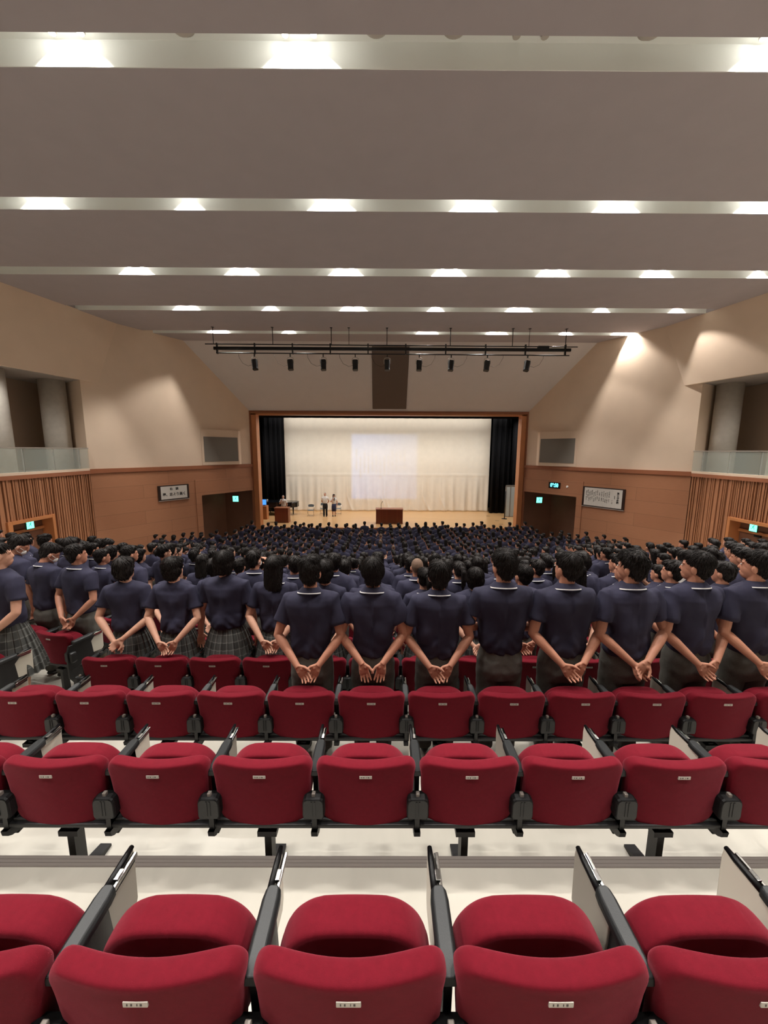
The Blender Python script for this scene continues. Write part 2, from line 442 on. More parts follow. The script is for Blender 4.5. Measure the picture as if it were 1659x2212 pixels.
    dl.box((xa, yd0 + .07, 3.16), (xb, yd1 - .07, zd - .12)); dl.build('door_header', M['dkwood'], root)
    dl = MB(); xa, xb = sorted((dx - sg * .06, dx + sg * .02)); dl.box((xa, yd0 + .07, 3.07), (xb, yd1 - .07, 3.17)); dl.build('door_rail', M['frame'], root)
    ym = (yd0 + yd1) / 2
    for a_, b_ in ((yd0 + .08, ym - .006), (ym + .006, yd1 - .08)):
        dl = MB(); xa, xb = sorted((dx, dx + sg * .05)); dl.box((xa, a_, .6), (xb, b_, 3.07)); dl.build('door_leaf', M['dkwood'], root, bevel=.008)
    dl = MB(); xa, xb = sorted((dx - sg * .05, dx)); dl.box((xa, ym - .09, 2.98), (xb, ym + .16, 3.06)); dl.build('door_closer', M['blackmetal'], root)
    # balcony
    mb = MB(); xa, xb = sorted((X + sg * .1, X + sg * 4)); mb.box((xa, -6, ZB - .2), (xb, 19.4, ZB)); st(mb.build('floor_balcony_%s' % side, M['floor']))
    mb = MB(); xa, xb = sorted((X + sg * 2.7, X + sg * 3.0)); mb.box((xa, -6, ZB), (xb, 19.4, 8.9)); st(mb.build('wall_%s_balcony' % side, M['balwall']))
    mb = MB()
    fx = lambda y, zt: (X + sg * (-.34 * 1 + (17.48 - y) * .235) if not zt else X + sg * (-.84 + (18.3 - y) * .225))
    yA, yB = 2.0, 17.55
    pts = [(fx(yA, 0), yA, 8.82), (fx(yB, 0), yB, 8.82), (fx(18.45, 1), 18.45, ZC + .02), (fx(yA, 1), yA, ZC + .02)]
    mb.quad(pts); mb.quad([(x + sg * .15, y, z) for x, y, z in pts][::-1])
    mb.quad([pts[0], pts[1], (pts[1][0] + sg * .15, pts[1][1], 8.82), (pts[0][0] + sg * .15, pts[0][1], 8.82)])
    st(mb.build('wall_%s_fascia' % side, M['cream']))
    mb = MB(); pts = [(fx(yA, 0) + sg * .1, yA, 8.84), (fx(yB, 0) + sg * .1, yB, 8.84), (X + sg * .0, yB + .2, 8.84), (X + sg * 3.6, 19.6, 8.84), (X + sg * 6, yA, 8.84)]
    mb.quad(pts); mb.quad([(x, y, z + .1) for x, y, z in pts][::-1])
    st(mb.build('ceiling_balcony_%s' % side, M['soffit']))
    for i, yc in enumerate((9.2, 11.8, 14.5, 17.05)):
        mb = MB(); xcn = X + sg * (1.45 if i < 3 else 1.3)
        mb.tube([(xcn, yc, ZB), (xcn, yc, 8.85)], .46, 40)
        o = mb.build('column', M['concrete'], smooth=True); o['kind'] = 'structure'
        o.data.polygons[-1].use_smooth = False; o.data.polygons[-2].use_smooth = False
    # glass railing
    root = empty('glass_railing', (X, 12, ZB))
    tag(root, 'clear glass balcony railing above the slatted wood wall %s' % ('on the left' if sg < 0 else 'on the right'), 'railing', 'balcony railings')
    yy = 17.05; n_ = 0
    while yy > 3:
        ln = .62 if n_ == 0 else 1.28
        g_ = MB(); g_.box((-.008, yy - ln + .012 - 12, .09), (.008, yy - .012 - 12, .92)); g_.build('glass_panel', M['glass'], root)
        g_ = MB(); g_.box((-.02 + sg * .03, yy - ln - .014 - 12, .0), (.02 + sg * .03, yy - ln + .014 - 12, .9)); g_.build('post', M['trimmetal'], root)
        yy -= ln; n_ += 1
    g_ = MB(); g_.box((-.022, yy - 12, .915), (.022, 17.05 - 12, .95)); g_.build('top_rail', M['plate'], root)
    # curtain at back of balcony
    mb = MB(); R = []
    for j in range(60):
        yv = 10.2 + .028 * j; xx = X + sg * (2.45 + .06 * sin(j * 1.25)); mb.v.append((xx, yv, ZB + .05)); mb.v.append((xx, yv, 8.8))
        if j: a = 2 * (j - 1); mb.f.append((a, a + 2, a + 3, a + 1)); mb.mi.append(0)
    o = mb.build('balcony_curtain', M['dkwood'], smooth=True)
    md = o.modifiers.new('s', 'SOLIDIFY'); md.thickness = .01; bake(o)
    tag(o, 'brown curtain at the back of the balcony %s' % ('on the left side' if sg < 0 else 'on the right side'), 'curtain')
    # speaker grille box on the splay wall
    root = empty('wall_speaker', (0, 0, 0)); s0 = 5.35
    A = p0 + d * s0; ang = math.atan2(d.y, d.x)
    T = Matrix.Translation((A.x, A.y, 0)) @ Matrix.Rotation(ang, 4, 'Z')
    yo = 1 if (Matrix.Rotation(ang, 2) @ Vector((0, 1))).dot(-n) > 0 else -1
    fp = [(0, .004), (0, .03), (2.15, .36), (2.55, .05), (2.55, .004)]
    bm_ = MB(); bm_.rings([[T @ Vector((x, y * yo, z)) for x, y in fp] for z in (5.19, 7.12)]); bm_.build('housing', M['cream'], root, bevel=.006)
    gp = [(.12, .05), (.12, .07), (2.08, .371), (2.08, .35)]
    bm_ = MB(); bm_.rings([[T @ Vector((x, y * yo, z)) for x, y in gp] for z in (5.38, 6.72)]); bm_.build('grille', M['grille'], root, bevel=.004)
    tag(root, 'boxy cream wall loudspeaker with grey grille %s of the stage' % ('left' if sg < 0 else 'right'), 'loudspeaker', 'wall loudspeakers')

mb = MB(); mb.box((-17, -8.2, -.5), (17.5, -8, 12)); st(mb.build('wall_back', M['cream']))

# proscenium frame
ST = 1.2; PX0, PX1 = -8.11, 8.80; PY = 24.4
mb = MB()
def pbox(x0, x1, y0, y1, z0, z1): mb.box((x0, y0, z0), (x1, y1, z1))
pbox(PX0 + .12, PX0 + .42, PY, PY + .6, .05, 8.2); pbox(PX1 - .42, PX1 - .12, PY, PY + .6, .05, 8.2); pbox(PX0 + .12, PX1 - .12, PY, PY + .6, 8.13, 8.28)
st(mb.build('trim_proscenium', M['frame']))
mb = MB()
pbox(PX0, PX0 + .12, PY - .06, PY + .6, .05, 8.36); pbox(PX1 - .12, PX1, PY - .06, PY + .6, .05, 8.36); pbox(PX0 + .12, PX1 - .12, PY - .06, PY + .6, 8.24, 8.36)
st(mb.build('trim_proscenium_edge', M['framedk']))
# stage box
mb = MB()
mb.quad([(PX0 + .3, PY + .12, ST), (PX1 - .3, PY + .12, ST), (14, 34, ST), (-13.5, 34, ST)][:4], [(0, 0), (17, 0), (22, 9.5), (-5, 9.5)])
mb.quad([(PX0 + .3, PY + .12, ST), (PX0 + .3, PY + .12, 0), (PX1 - .3, PY + .12, 0), (PX1 - .3, PY + .12, ST)])
st(mb.build('floor_stage', M['stage']))
mb = MB(); mb.box((PX0 + .42, PY + .02, ST - .08), (PX1 - .42, PY + .14, ST + .004)); st(mb.build('trim_stage_edge', M['frame']))
mb = MB(); mb.box((PX0 + .42, PY + .06, 0), (PX1 - .42, PY + .115, ST - .08)); st(mb.build('wall_stage_front', M['wood']))
mb = MB(); mb.box((-14, 33.8, 0), (14.5, 34, 12)); mb.box((-14, 25, 0), (-13.8, 34, 12)); mb.box((14.3, 25, 0), (14.5, 34, 12)); mb.box((-14, 24.6, 11.5), (14.5, 34, 11.7))
mb.box((-14, PY + .3, 0), (PX0 + .2, PY + .5, 11.5)); mb.box((PX1 - .2, PY + .3, 0), (14.5, PY + .5, 11.5)); mb.box((PX0, PY + .3, 8.3), (PX1, PY + .5, 11.5))
st(mb.build('wall_stage_house', M['void']))

def drape(name, x0, x1, y, z0, z1, amp, freq, m, parent=None, nx=160, nz=20, f=None, th=.01):
    mb = MB()
    for i in range(nz + 1):
        for j in range(nx + 1):
            u = j / nx; v = i / nz; x = x0 + (x1 - x0) * u; z = z0 + (z1 - z0) * v
            off = f(x, z, u, v) if f else amp * (sin(freq * x + .8 * sin(x * 3.1)) + .35 * sin(freq * 2.3 * x + 1))
            mb.v.append((x, y + off, z))
    for i in range(nz):
        for j in range(nx):
            a = i * (nx + 1) + j; mb.f.append((a, a + 1, a + nx + 2, a + nx + 1)); mb.mi.append(0)
    o = mb.build(name, m, parent, smooth=True)
    md = o.modifiers.new('s', 'SOLIDIFY'); md.thickness = th; bake(o)
    return o
def backf(x, z, u, v):
    low = max(0, min(1, (4.15 - z) / 2.4)); seam = .03 * math.exp(-((z - 4.13) / .04) ** 2)
    fld = sin(x * 7 + 1.5 * sin(x * 1.3) + low * 1.6 * sin(x * .9)) + .5 * sin(x * 13 + 2 * sin(x * .7))
    a = .07 * low + .004
    big = sum(.07 * low * math.exp(-((x - c - (1 - low) * .0 - w_ * max(0, 2.6 - z) ** 1.5) / .09) ** 2) for c, w_ in ((-2.9, .28), (-.2, .35), (0.1, .3), (3.2, .35), (-4.9, .25), (4.6, .3)))
    return -fld * a - seam - big
o = drape('stage_curtain', -7.78, 8.45, 31.5, ST + .01, 8.75, 0, 0, M['white'], nx=420, nz=70, f=backf)
tag(o, 'wide cream back curtain with loose folds hanging across the stage', 'curtain')
def legcurtain(x0, x1, y, lab):
    o = drape('side_curtain', x0, x1, y, ST + .02, 9.3, .09, 16, M['black'], nx=110, nz=2)
    tag(o, lab, 'curtain', 'black side curtains'); return o
legcurtain(-9.35, -7.72, 31.0, 'black pleated side curtain behind the grand piano')
legcurtain(8.35, 9.75, 30.6, 'black pleated side curtain at the edge of the cream curtain, stage right end')
legcurtain(9.5, 9.95, 29.4, 'narrow black side curtain beside the pale panel')
o = drape('overhead_curtain', -13, 13.6, 27.9, 8.62, 9.6, .04, 10, M['black'], nx=200, nz=2)
tag(o, 'black border curtain hanging above the stage opening', 'curtain')
o = drape('overhead_curtain', -13, 13.6, 25.4, 8.03, 9.6, .04, 10, M['black'], nx=200, nz=2)
tag(o, 'black border curtain directly behind the top of the stage frame', 'curtain')
for L_, yy_, zz_, lb in ((L1, 27.2, 9.0, 'long border light batten over the middle of the stage'), (L2, 30.4, 9.15, 'long border light batten over the cream back curtain')):
    mb = MB(); mb.box((XC - 11, yy_ - .2, zz_), (XC + 11, yy_ + .2, zz_ + .18)); o = mb.build('border_light', M['blackmetal'])
    tag(o, lb, 'stage light', 'border lights')
    L_.parent = o

# brown projector hatch panel on the sloped ceiling
def refl(x, t, off=0):
    n = Vector((0, -3.11, -3.45)).normalized(); p = Vector((x, 20.95 + 3.45 * t, ZC - 3.11 * t)); return p + n * off
mb = MB()
c8 = [refl(-.6, .055, .0), refl(1.32, .055, .0), refl(1.36, .945, .0), refl(-.64, .945, .0)]; d8 = [refl(-.6, .055, .05), refl(1.32, .055, .05), refl(1.36, .945, .05), refl(-.64, .945, .05)]
mb.add(c8 + d8, [(0, 1, 2, 3), (7, 6, 5, 4), (0, 4, 5, 1), (1, 5, 6, 2), (2, 6, 7, 3), (3, 7, 4, 0)])
o = mb.build('ceiling_speaker_panel', M['brownpanel'], bevel=.01); tag(o, 'tall dark brown panel set in the sloped ceiling above the stage', 'panel')

# ------------------------------------------------------------------ downlights
COLX = [-11.1, -7.77, -4.46, -1.2, 2.05, 5.33, 8.6, 11.8]
def single(i, c): return (c % 2 == (i % 2)) if i >= 3 else False
spot_d = bpy.data.lights.new('downlight_beam', 'SPOT'); spot_d.energy = SPOT_W; spot_d.color = SPOT_COL
spot_d.spot_size = rad(108); spot_d.spot_blend = .3; spot_d.shadow_soft_size = .03
slot_fill_d = bpy.data.lights.new('added_slot_fill', 'POINT'); slot_fill_d.energy = 2.2; slot_fill_d.color = SPOT_COL; slot_fill_d.shadow_soft_size = .04  # extra point light added beside each lamp to brighten the slot
bal_d = bpy.data.lights.new('balcony_beam', 'SPOT'); bal_d.energy = 200; bal_d.color = SPOT_COL; bal_d.spot_size = rad(160); bal_d.spot_blend = .6; bal_d.shadow_soft_size = .06
root0 = None
ORD = ['first', 'second', 'third', 'fourth', 'fifth', 'sixth', 'seventh', 'eighth', 'ninth', 'tenth', 'eleventh', 'twelfth', 'thirteenth', 'fourteenth', 'fifteenth', 'sixteenth', 'seventeenth', 'eighteenth', 'nineteenth', 'twentieth', 'twenty-first', 'twenty-second', 'twenty-third', 'twenty-fourth', 'twenty-fifth', 'twenty-sixth', 'twenty-seventh', 'twenty-eighth', 'twenty-ninth', 'thirtieth']
def lamp(x, y, label, on=True):
    global root0
    if root0 is None or not on:
        r = empty('downlight'); mb = MB()
        mb.tube([(0, 0, 0), (0, 0, -.03)], [.06, .055], 24); mb.build('trim_ring', M['lampring'], r)
        mb = MB(); mb.tube([(0, 0, -.031), (0, 0, -.034)], [.045, .045], 20); mb.build('lamp_lens', M['lamp'] if on else M['lampring'], r)
        if on:
            l = bpy.data.objects.new('beam', spot_d); COL.objects.link(l); l.parent = r; l.location = (0, 0, -.045); root0 = r
            l = bpy.data.objects.new('added_fill', slot_fill_d); COL.objects.link(l); l.parent = r; l.location = (0, -.16, -.05)
    else:
        r = copy_tree(root0)
    r.location = (x, y, ZC + SH)
    tag(r, label, 'ceiling light', 'ceiling downlights in the slots')
for i, f in enumerate(FY):
    cols = COLX[1:] if i < 6 else COLX
    if i in (3,): cols = COLX[1:] 
    for c, x in enumerate(COLX):
        if c == 0: continue
        if i == 6 and c == 3: continue
        if c == 7 and i in (2, 3): pass
        on = not (i == 2 and c == 4)
        xo = 0
        ds = (0,) if (i >= 3 and ((i == 3 and c in (2, 7)) or (i == 4 and c == 7) or (i == 5 and c in (2, 4, 6, 7)) or (i == 6 and c in (2, 6)))) else (-.2, .2)
        if i == 2 and c == 5: xo = .2
        if i == 6 and c == 7: xo = -.55
        if i == 5 and c == 7: xo = -.2
        for q, dd in enumerate(ds):
            if i < 2: lb = 'ceiling downlight behind the viewer in slot %s, %s lamp from the left' % (ORD[i], ORD[(c - 1) * 2 + q])
            else: lb = '%s downlight from the left in the %s ceiling slot from the stage' % (ORD[(c - 1) * 2 + q], ORD[6 - i])
            if not on: lb = 'unlit ' + lb
            lamp(x + dd + xo, f - .12, lb, on)
for sg_, X_, lb in ((-1, -12.5, 'left'), (1, 13.2, 'right')):  # fill lamps added out of view to brighten the balconies
    for yq, nm in ((13.3, 'first'), (11.0, 'second')):
        o = copy_tree(root0); o.location = (X_ + sg_ * .35, yq, 8.83); tag(o, 'added out-of-view fill lamp under the %s soffit, %s from the stage' % (lb, nm), 'ceiling light')
        for ch in list(o.children):
            if ch.type == 'LIGHT' and ch.name.startswith('beam'): ch.data = bal_d
            elif ch.type == 'LIGHT': bpy.data.objects.remove(ch)
for i, x in enumerate((-2.75, -.12, .95, 3.62)):
    mb = MB(); mb.ell((0, 0, 0), (.16, .13, .1)); mb.tube([(0, 0, .11), (0, 0, .0)], .17, 24)
    o = mb.build('smoke_detector', M['lampring'], smooth=True, loc=(x, 6.28, ZC + SH - .11))
    tag(o, 'round grey dome in the nearest ceiling slot, %s from the left' % ORD[i], 'smoke detector', 'ceiling domes')

# ------------------------------------------------------------------ lighting bar
BY = 18.7
root = empty('lighting_bar', (0, BY, 0)); tag(root, 'long black lighting bar hanging from the ceiling in front of the stage', 'lighting bar')
mb = MB(); mb.tube([(-8.03, 0, 10.72), (8.75, 0, 10.67)], .024, 12); mb.build('upper_pipe', M['blackmetal'], root, smooth=True)
mb = MB(); mb.tube([(-7.55, 0, 10.34), (8.4, 0, 10.30)], .026, 12); mb.build('lower_pipe', M['blackmetal'], root, smooth=True)
mb = MB(); mb.box((-7.65, -.05, 10.47), (8.45, .05, 10.6)); mb.build('wiring_duct', M['blackmetal'], root)
rods = [-7.65, -4.98, -2.35, .15, 3.0, 5.8, 8.2]
for x in [-1.56, 6.55] + rods:
    mb = MB(); mb.tube([(x, 0, 10.7), (x, 0, ZC)], .018 if x in rods else .012, 8); mb.box((x - .05, -.05, ZC - .02), (x + .05, .05, ZC)); mb.build('hanger_rod', M['blackmetal'], root)
for x in [-7.5, -5.8, -4.1, -2.4, -.7, 1.0, 2.8, 4.6, 6.4, 8.2]:
    mb = MB(); mb.box((x - .025, -.06, 10.3), (x + .025, .06, 10.76)); mb.build('clamp_strap', M['blackmetal'], root)
mb = MB(); mb.box((6.95, -.06, 10.6), (7.45, .06, 10.7)); mb.build('junction_box', M['blackmetal'], root)
sx = [(555, 8), (632, 5), (703, 3), (772, 1), (841, 0), (910, -2), (979, -5), (1057, -9), (1144, -13)]
for i, (px, tl) in enumerate(sx):
    x = (px - 833) / 852 * (BY * .988 - 4 * .15 + .0)
    r = empty('stage_spotlight', (x, BY, 10.28)); r.rotation_euler = (0, 0, 0)
    tag(r, 'black stage spotlight on the lighting bar, %s from the left' % ORD[i], 'spotlight', 'spotlights on the lighting bar')
    mb = MB(); mb.box((-.02, -.04, -.1), (.02, .04, .03)); mb.build('hook_clamp', M['blackmetal'], r)
    mb = MB(); mb.tube([(-.14, 0, -.38), (-.15, 0, -.22), (-.12, 0, -.14), (0, 0, -.1), (.12, 0, -.14), (.15, 0, -.22), (.14, 0, -.38)], .012, 8); mb.build('yoke', M['plate'], r, smooth=True)
    T = Matrix.Rotation(rad(-tl), 4, 'Y') @ Matrix.Rotation(rad(-14), 4, 'X')
    hb = MB(); hb.rings([[T @ Vector((a * s_, b_ * s_, z)) + Vector((0, 0, -.28)) for a, b_ in ((.09, .1), (-.09, .1), (-.12, .04), (-.12, -.08), (-.08, -.11), (.08, -.11), (.12, -.08), (.12, .04))] for z, s_ in ((.06, .7), (.04, 1), (-.08, 1.02), (-.34, .94), (-.38, 1.0), (-.42, 1.0))])
    hb.build('lamp_housing', M['plastic'], r, bevel=.008)
    cb = MB(); sd = -1 if i < 5 else 1
    if i == 4: sd = -1
    cb.tube([(sd * .12, 0, -.45), (sd * .3, 0, -.5), (sd * .55, 0, -.38), (sd * .7, 0, -.12), (sd * .72, 0, .02)], .007, 6); cb.build('cable', M['blackmetal'], r, smooth=True)

# ------------------------------------------------------------------ signs
def wallframe(side):
    p0, p1, sg = (PL0, PL1, -1) if side == 'left' else (PR0, PR1, 1)
    d = (p1 - p0).normalized(); n = Vector((-d.y, d.x))
    if n.x * sg > 0: n = -n     # inward
    return p0, d, n
def wall_matrix(side, s_, z, off):
    """local x = reading direction (left to right seen from the hall), y = up, z = out of the wall"""
    p0, d, n = wallframe(side); q = p0 + d * s_ + n * off
    xd = d if side == 'left' else -d
    X_ = Vector((xd.x, xd.y, 0)); Z_ = Vector((n.x, n.y, 0)); Y_ = Vector((0, 0, 1))
    m_ = Matrix.Identity(4)
    for i_ in range(3): m_[i_][0] = X_[i_]; m_[i_][1] = Y_[i_]; m_[i_][2] = Z_[i_]; m_[i_][3] = (q.x, q.y, z)[i_]
    return m_
def text(body, size, parent, loc, m, name='lettering', bold=0, sx=1, align='CENTER', rot=None, top=False):
    c = bpy.data.curves.new(name, 'FONT'); c.body = body; c.size = size; c.align_x = align; c.align_y = 'CENTER'; c.extrude = .002; c.offset = bold
    o = bpy.data.objects.new(name, c); COL.objects.link(o); o.parent = parent; o.location = loc; o.scale = (sx, 1, 1)
    c.materials.append(m)
    if rot: o.rotation_euler = rot
    c.align_y = 'TOP_BASELINE' if top else 'CENTER'
    dg = bpy.context.evaluated_depsgraph_get(); dg.update()
    me = bpy.data.meshes.new_from_object(o.evaluated_get(dg)); bpy.data.objects.remove(o); bpy.data.curves.remove(c)
    o = bpy.data.objects.new(name, me); COL.objects.link(o); o.parent = parent; o.location = loc; o.scale = (sx, 1, 1)
    return o
def board(name, side, s_, z, wd, ht, label, fl=.17, ft=.05):
    r = empty(name); r.matrix_world = wall_matrix(side, s_, z, 0); tag(r, label, 'framed sign', 'framed signs on the wooden walls')
    mb = MB(); mb.box((-wd / 2, -ht / 2, .002), (wd / 2, ht / 2, .06)); mb.build('frame', M['frameblk'], r, bevel=.01)
    mb = MB(); mb.box((-wd / 2 + fl * .7, -ht / 2 + ft, .06), (wd / 2 - fl * .7, ht / 2 - ft, .066)); mb.build('paper', M['paper'], r)
    mb = MB(); mb.box((-wd / 2, -ht / 2 - .035, .002), (wd / 2, -ht / 2, .07)); mb.build('bottom_rail', M['plate'], r)
    return r
r = board('motto_sign', 'left', 3.62, 3.88, 1.62, .74, 'framed white sign with two lines of black Japanese characters, left wall')
text('校　訓', .15, r, (0, .17, .068), M['ink'], bold=.003); text('夢、志より高く', .175, r, (0, -.1, .068), M['ink'], bold=.004)
r = board('song_sign', 'right', 3.72, 3.68, 2.2, 1.03, 'wide framed white sign with many vertical text columns, right wall')
def vtext(s_, size, x, top, m=M['ink'], bold=0): text('\n'.join(s_), size, r, (x, top, .068), m, bold=bold, top=True)
vtext('東江中校歌', .115, .78, .24, bold=.004)
vtext('作詞作曲', .04, .62, .12)
vtext('一二三', .07, .5, -.12)
colsx = [.34, .24, .15, .06, -.04, -.16, -.27, -.36, -.45, -.55, -.63, -.71, -.78, -.86]
strs = ['山の緑と風', '川の流れに', '夢ひらく', 'われら学ぶ', '友と共に', '空高く', '光あふれ', '窓による', '朝の丘に', '希望の歌', '声あわせ', '花ひらき', '若き力', '母校の名']
for i_, (cx_, tx_) in enumerate(zip(colsx, strs)): vtext(tx_ + '　' + strs[(i_ * 5 + 3) % 14][:3], .062, cx_, .30 - .05 * (i_ % 3), bold=-.0005)
r = empty('digital_clock'); r.matrix_world = wall_matrix('right', 6.55, 4.10, 0); tag(r, 'digital wall clock with glowing cyan digits over the right entrance', 'clock')
mb = MB(); mb.box((-.37, -.17, .002), (.37, .17, .07)); mb.build('case', M['blackmetal'], r, bevel=.01)
text('09:50', .3, r, (0, 0, .072), M['clock'], 'digits', bold=.008, sx=.78)
mb = MB(); mb.tube([(0, 0, .002), (0, 0, .05), (0, 0, .08)], [.07, .07, .05], 20); o = mb.build('wall_sensor', M['shirtw'], smooth=False)
o.matrix_world = wall_matrix('right', 5.75, 4.08, 0); tag(o, 'small round white device on the wall beside the digital clock', 'sensor')
def exit_sign(Mw, label, sc=1):
    r = empty('exit_sign'); r.matrix_world = Mw; r.scale = (sc, sc, sc); tag(r, label, 'exit sign', 'lit emergency exit signs')
    mb = MB(); mb.box((-.17, -.17, .002), (.17, .17, .06)); mb.build('case', M['exitbox'], r, bevel=.008)
    mb = MB(); mb.box((-.15, -.15, .06), (.15, .15, .066)); mb.build('lit_face', M['exit'], r)
    mb = MB(); mb.ell((.02, .075, .067), (.02, .02, .003)); mb.tube([(.01, .05, .068), (-.01, 0, .068)], .015, 6); mb.tube([(-.01, 0, .068), (.04, -.03, .068), (.035, -.075, .068)], .009, 6)
    mb.tube([(-.01, 0, .068), (-.035, -.04, .068), (-.08, -.06, .068)], .009, 6); mb.tube([(.01, .045, .068), (.055, .02, .068)], .007, 6); mb.tube([(.01, .045, .068), (-.04, .03, .068)], .007, 6)
    mb.build('running_figure', M['exitman'], r)
def yz_matrix(x, y, z, sg):
    m_ = Matrix.Identity(4); X_ = (0, 1, 0) if sg < 0 else (0, -1, 0); Z_ = (1, 0, 0) if sg < 0 else (-1, 0, 0)
    for i_ in range(3): m_[i_][0] = X_[i_]; m_[i_][1] = (0, 0, 1)[i_]; m_[i_][2] = Z_[i_]; m_[i_][3] = (x, y, z)[i_]
    return m_
exit_sign(yz_matrix(-12.5 + .3 - .38, 13.8, 3.36, -1), 'lit green exit sign over the door in the left slatted wall', .95)
exit_sign(yz_matrix(13.2 - .3 + .38, 13.8, 3.36, 1), 'lit green exit sign over the door in the right slatted wall', .95)
for sd, xx in (('left', -9.22), ('right', 9.80)):
    m_ = Matrix.Translation((xx, 24.60, 3.0)) @ Matrix.Rotation(rad(90), 4, 'X')
    exit_sign(m_, 'lit green exit sign inside the dark entrance %s of the stage' % sd, 1.15)

# ------------------------------------------------------------------ seats
def padmesh(outline, t, deform, prof):
    """outline: closed 2-D loop (x,z); thick t; prof: list of (inset scale, depth 0..1) from back centre to front centre"""
    mb = MB(); cx = sum(p[0] for p in outline) / len(outline); cz = sum(p[1] for p in outline) / len(outline)
    R = [[deform(cx + (x - cx) * s_, cz + (z - cz) * s_, t * dd) for x, z in outline] for s_, dd in prof]
    mb.rings(R); return mb
def rrect(hw_bot, hw_mid, hw_top, z0, z1, r, n=8):
    pts = []
    def arc(cx, cz, rx, rz, a0, a1, m=n):
        for i in range(m + 1):
            a = rad(a0 + (a1 - a0) * i / m); pts.append((cx + rx * cos(a), cz + rz * sin(a)))
    rb = .10
    for i in range(5): pts.append((-hw_bot * .8 + hw_bot * 1.6 * i / 5, z0 - .012 * cos(pi * (i / 5 - .5))))
    arc(hw_bot - .06, z0 + rb * .7, .075, rb * .7, -80, 0)
    pts.append((hw_mid, (z0 + z1) / 2 + .02)); pts.append((hw_mid - .002, z0 + (z1 - z0) * .72))
    arc(hw_top - r, z1 - r * 1.15, r, r * 1.15, 5, 88)
    for i in range(1, 6): pts.append((hw_top * .72 - hw_top * 1.44 * i / 6, z1 + .002))
    arc(-hw_top + r, z1 - r * 1.15, r, r * 1.15, 92, 175)
    pts.append((-hw_mid + .002, z0 + (z1 - z0) * .72)); pts.append((-hw_mid, (z0 + z1) / 2 + .02))
    arc(-hw_bot + .06, z0 + rb * .7, .075, rb * .7, 180, 260)
    return pts
def subd(o, lv=1):
    m_ = o.modifiers.new('s', 'SUBSURF'); m_.levels = lv; m_.render_levels = lv; bake(o)
    o.data.polygons.foreach_set('use_smooth', [True] * len(o.data.polygons))
prof = [(.15, .10), (.5, .09), (.82, .06), (.95, .03), (.985, .12), (1, .3), (1, .6), (.985, .82), (.94, .95), (.8, 1.05), (.5, 1.12), (.15, 1.14)]
# seat local frame: origin on the floor under the top of the backrest; +y faces the stage
def backdef(x, z, d): 
    lean = (z - .84) * -.14
    return (x, -d + lean * -1 * 0 + d * 2 - .03 + (.84 - z) * .10 + .65 * x * x, z + .13 * x * x * (1 if z > .6 else 0))
def cushdef(x, z, d): return (x, .125 + d + (.77 - z) * .10, z - .38 * x * x * (1 if z > .5 else 0))
def make_seat():
    r = empty('auditorium_seat')
    o = padmesh(rrect(.215, .243, .251, .44, .808, .055), .075, backdef, prof).build('backrest', M['red'], r, smooth=True); subd(o)
    o = padmesh(rrect(.19, .228, .226, .36, .745, .125), .12, cushdef, prof).build('seat_cushion', M['red'], r, smooth=True); subd(o)
    mb = MB(); mb.rings([[(x * s_, .0 + .14 * (1 - s_) + .03, z) for x, z in ((-.25, .437), (.25, .437), (.24, .475), (.12, .455), (-.12, .455), (-.24, .475))] for s_ in (1, .9)])
    mb.box((-.25, .012, .432), (.25, .12, .455)); mb.build('underside_cover', M['plastic'], r, bevel=.006)
    mb = MB(); mb.box((-.03, -.0185, .745), (.032, -.011, .762)); pl = mb.build('number_plate', M['plate'], r, bevel=.002)
    mb = MB()
    for a_, b_ in ((-.02, -.017), (-.010, -.006), (.005, .007), (.013, .018)): mb.box((a_, -.0192, .751), (b_, -.0184, .757))
    mb.build('plate_lettering', M['plateink'], pl)
    return r
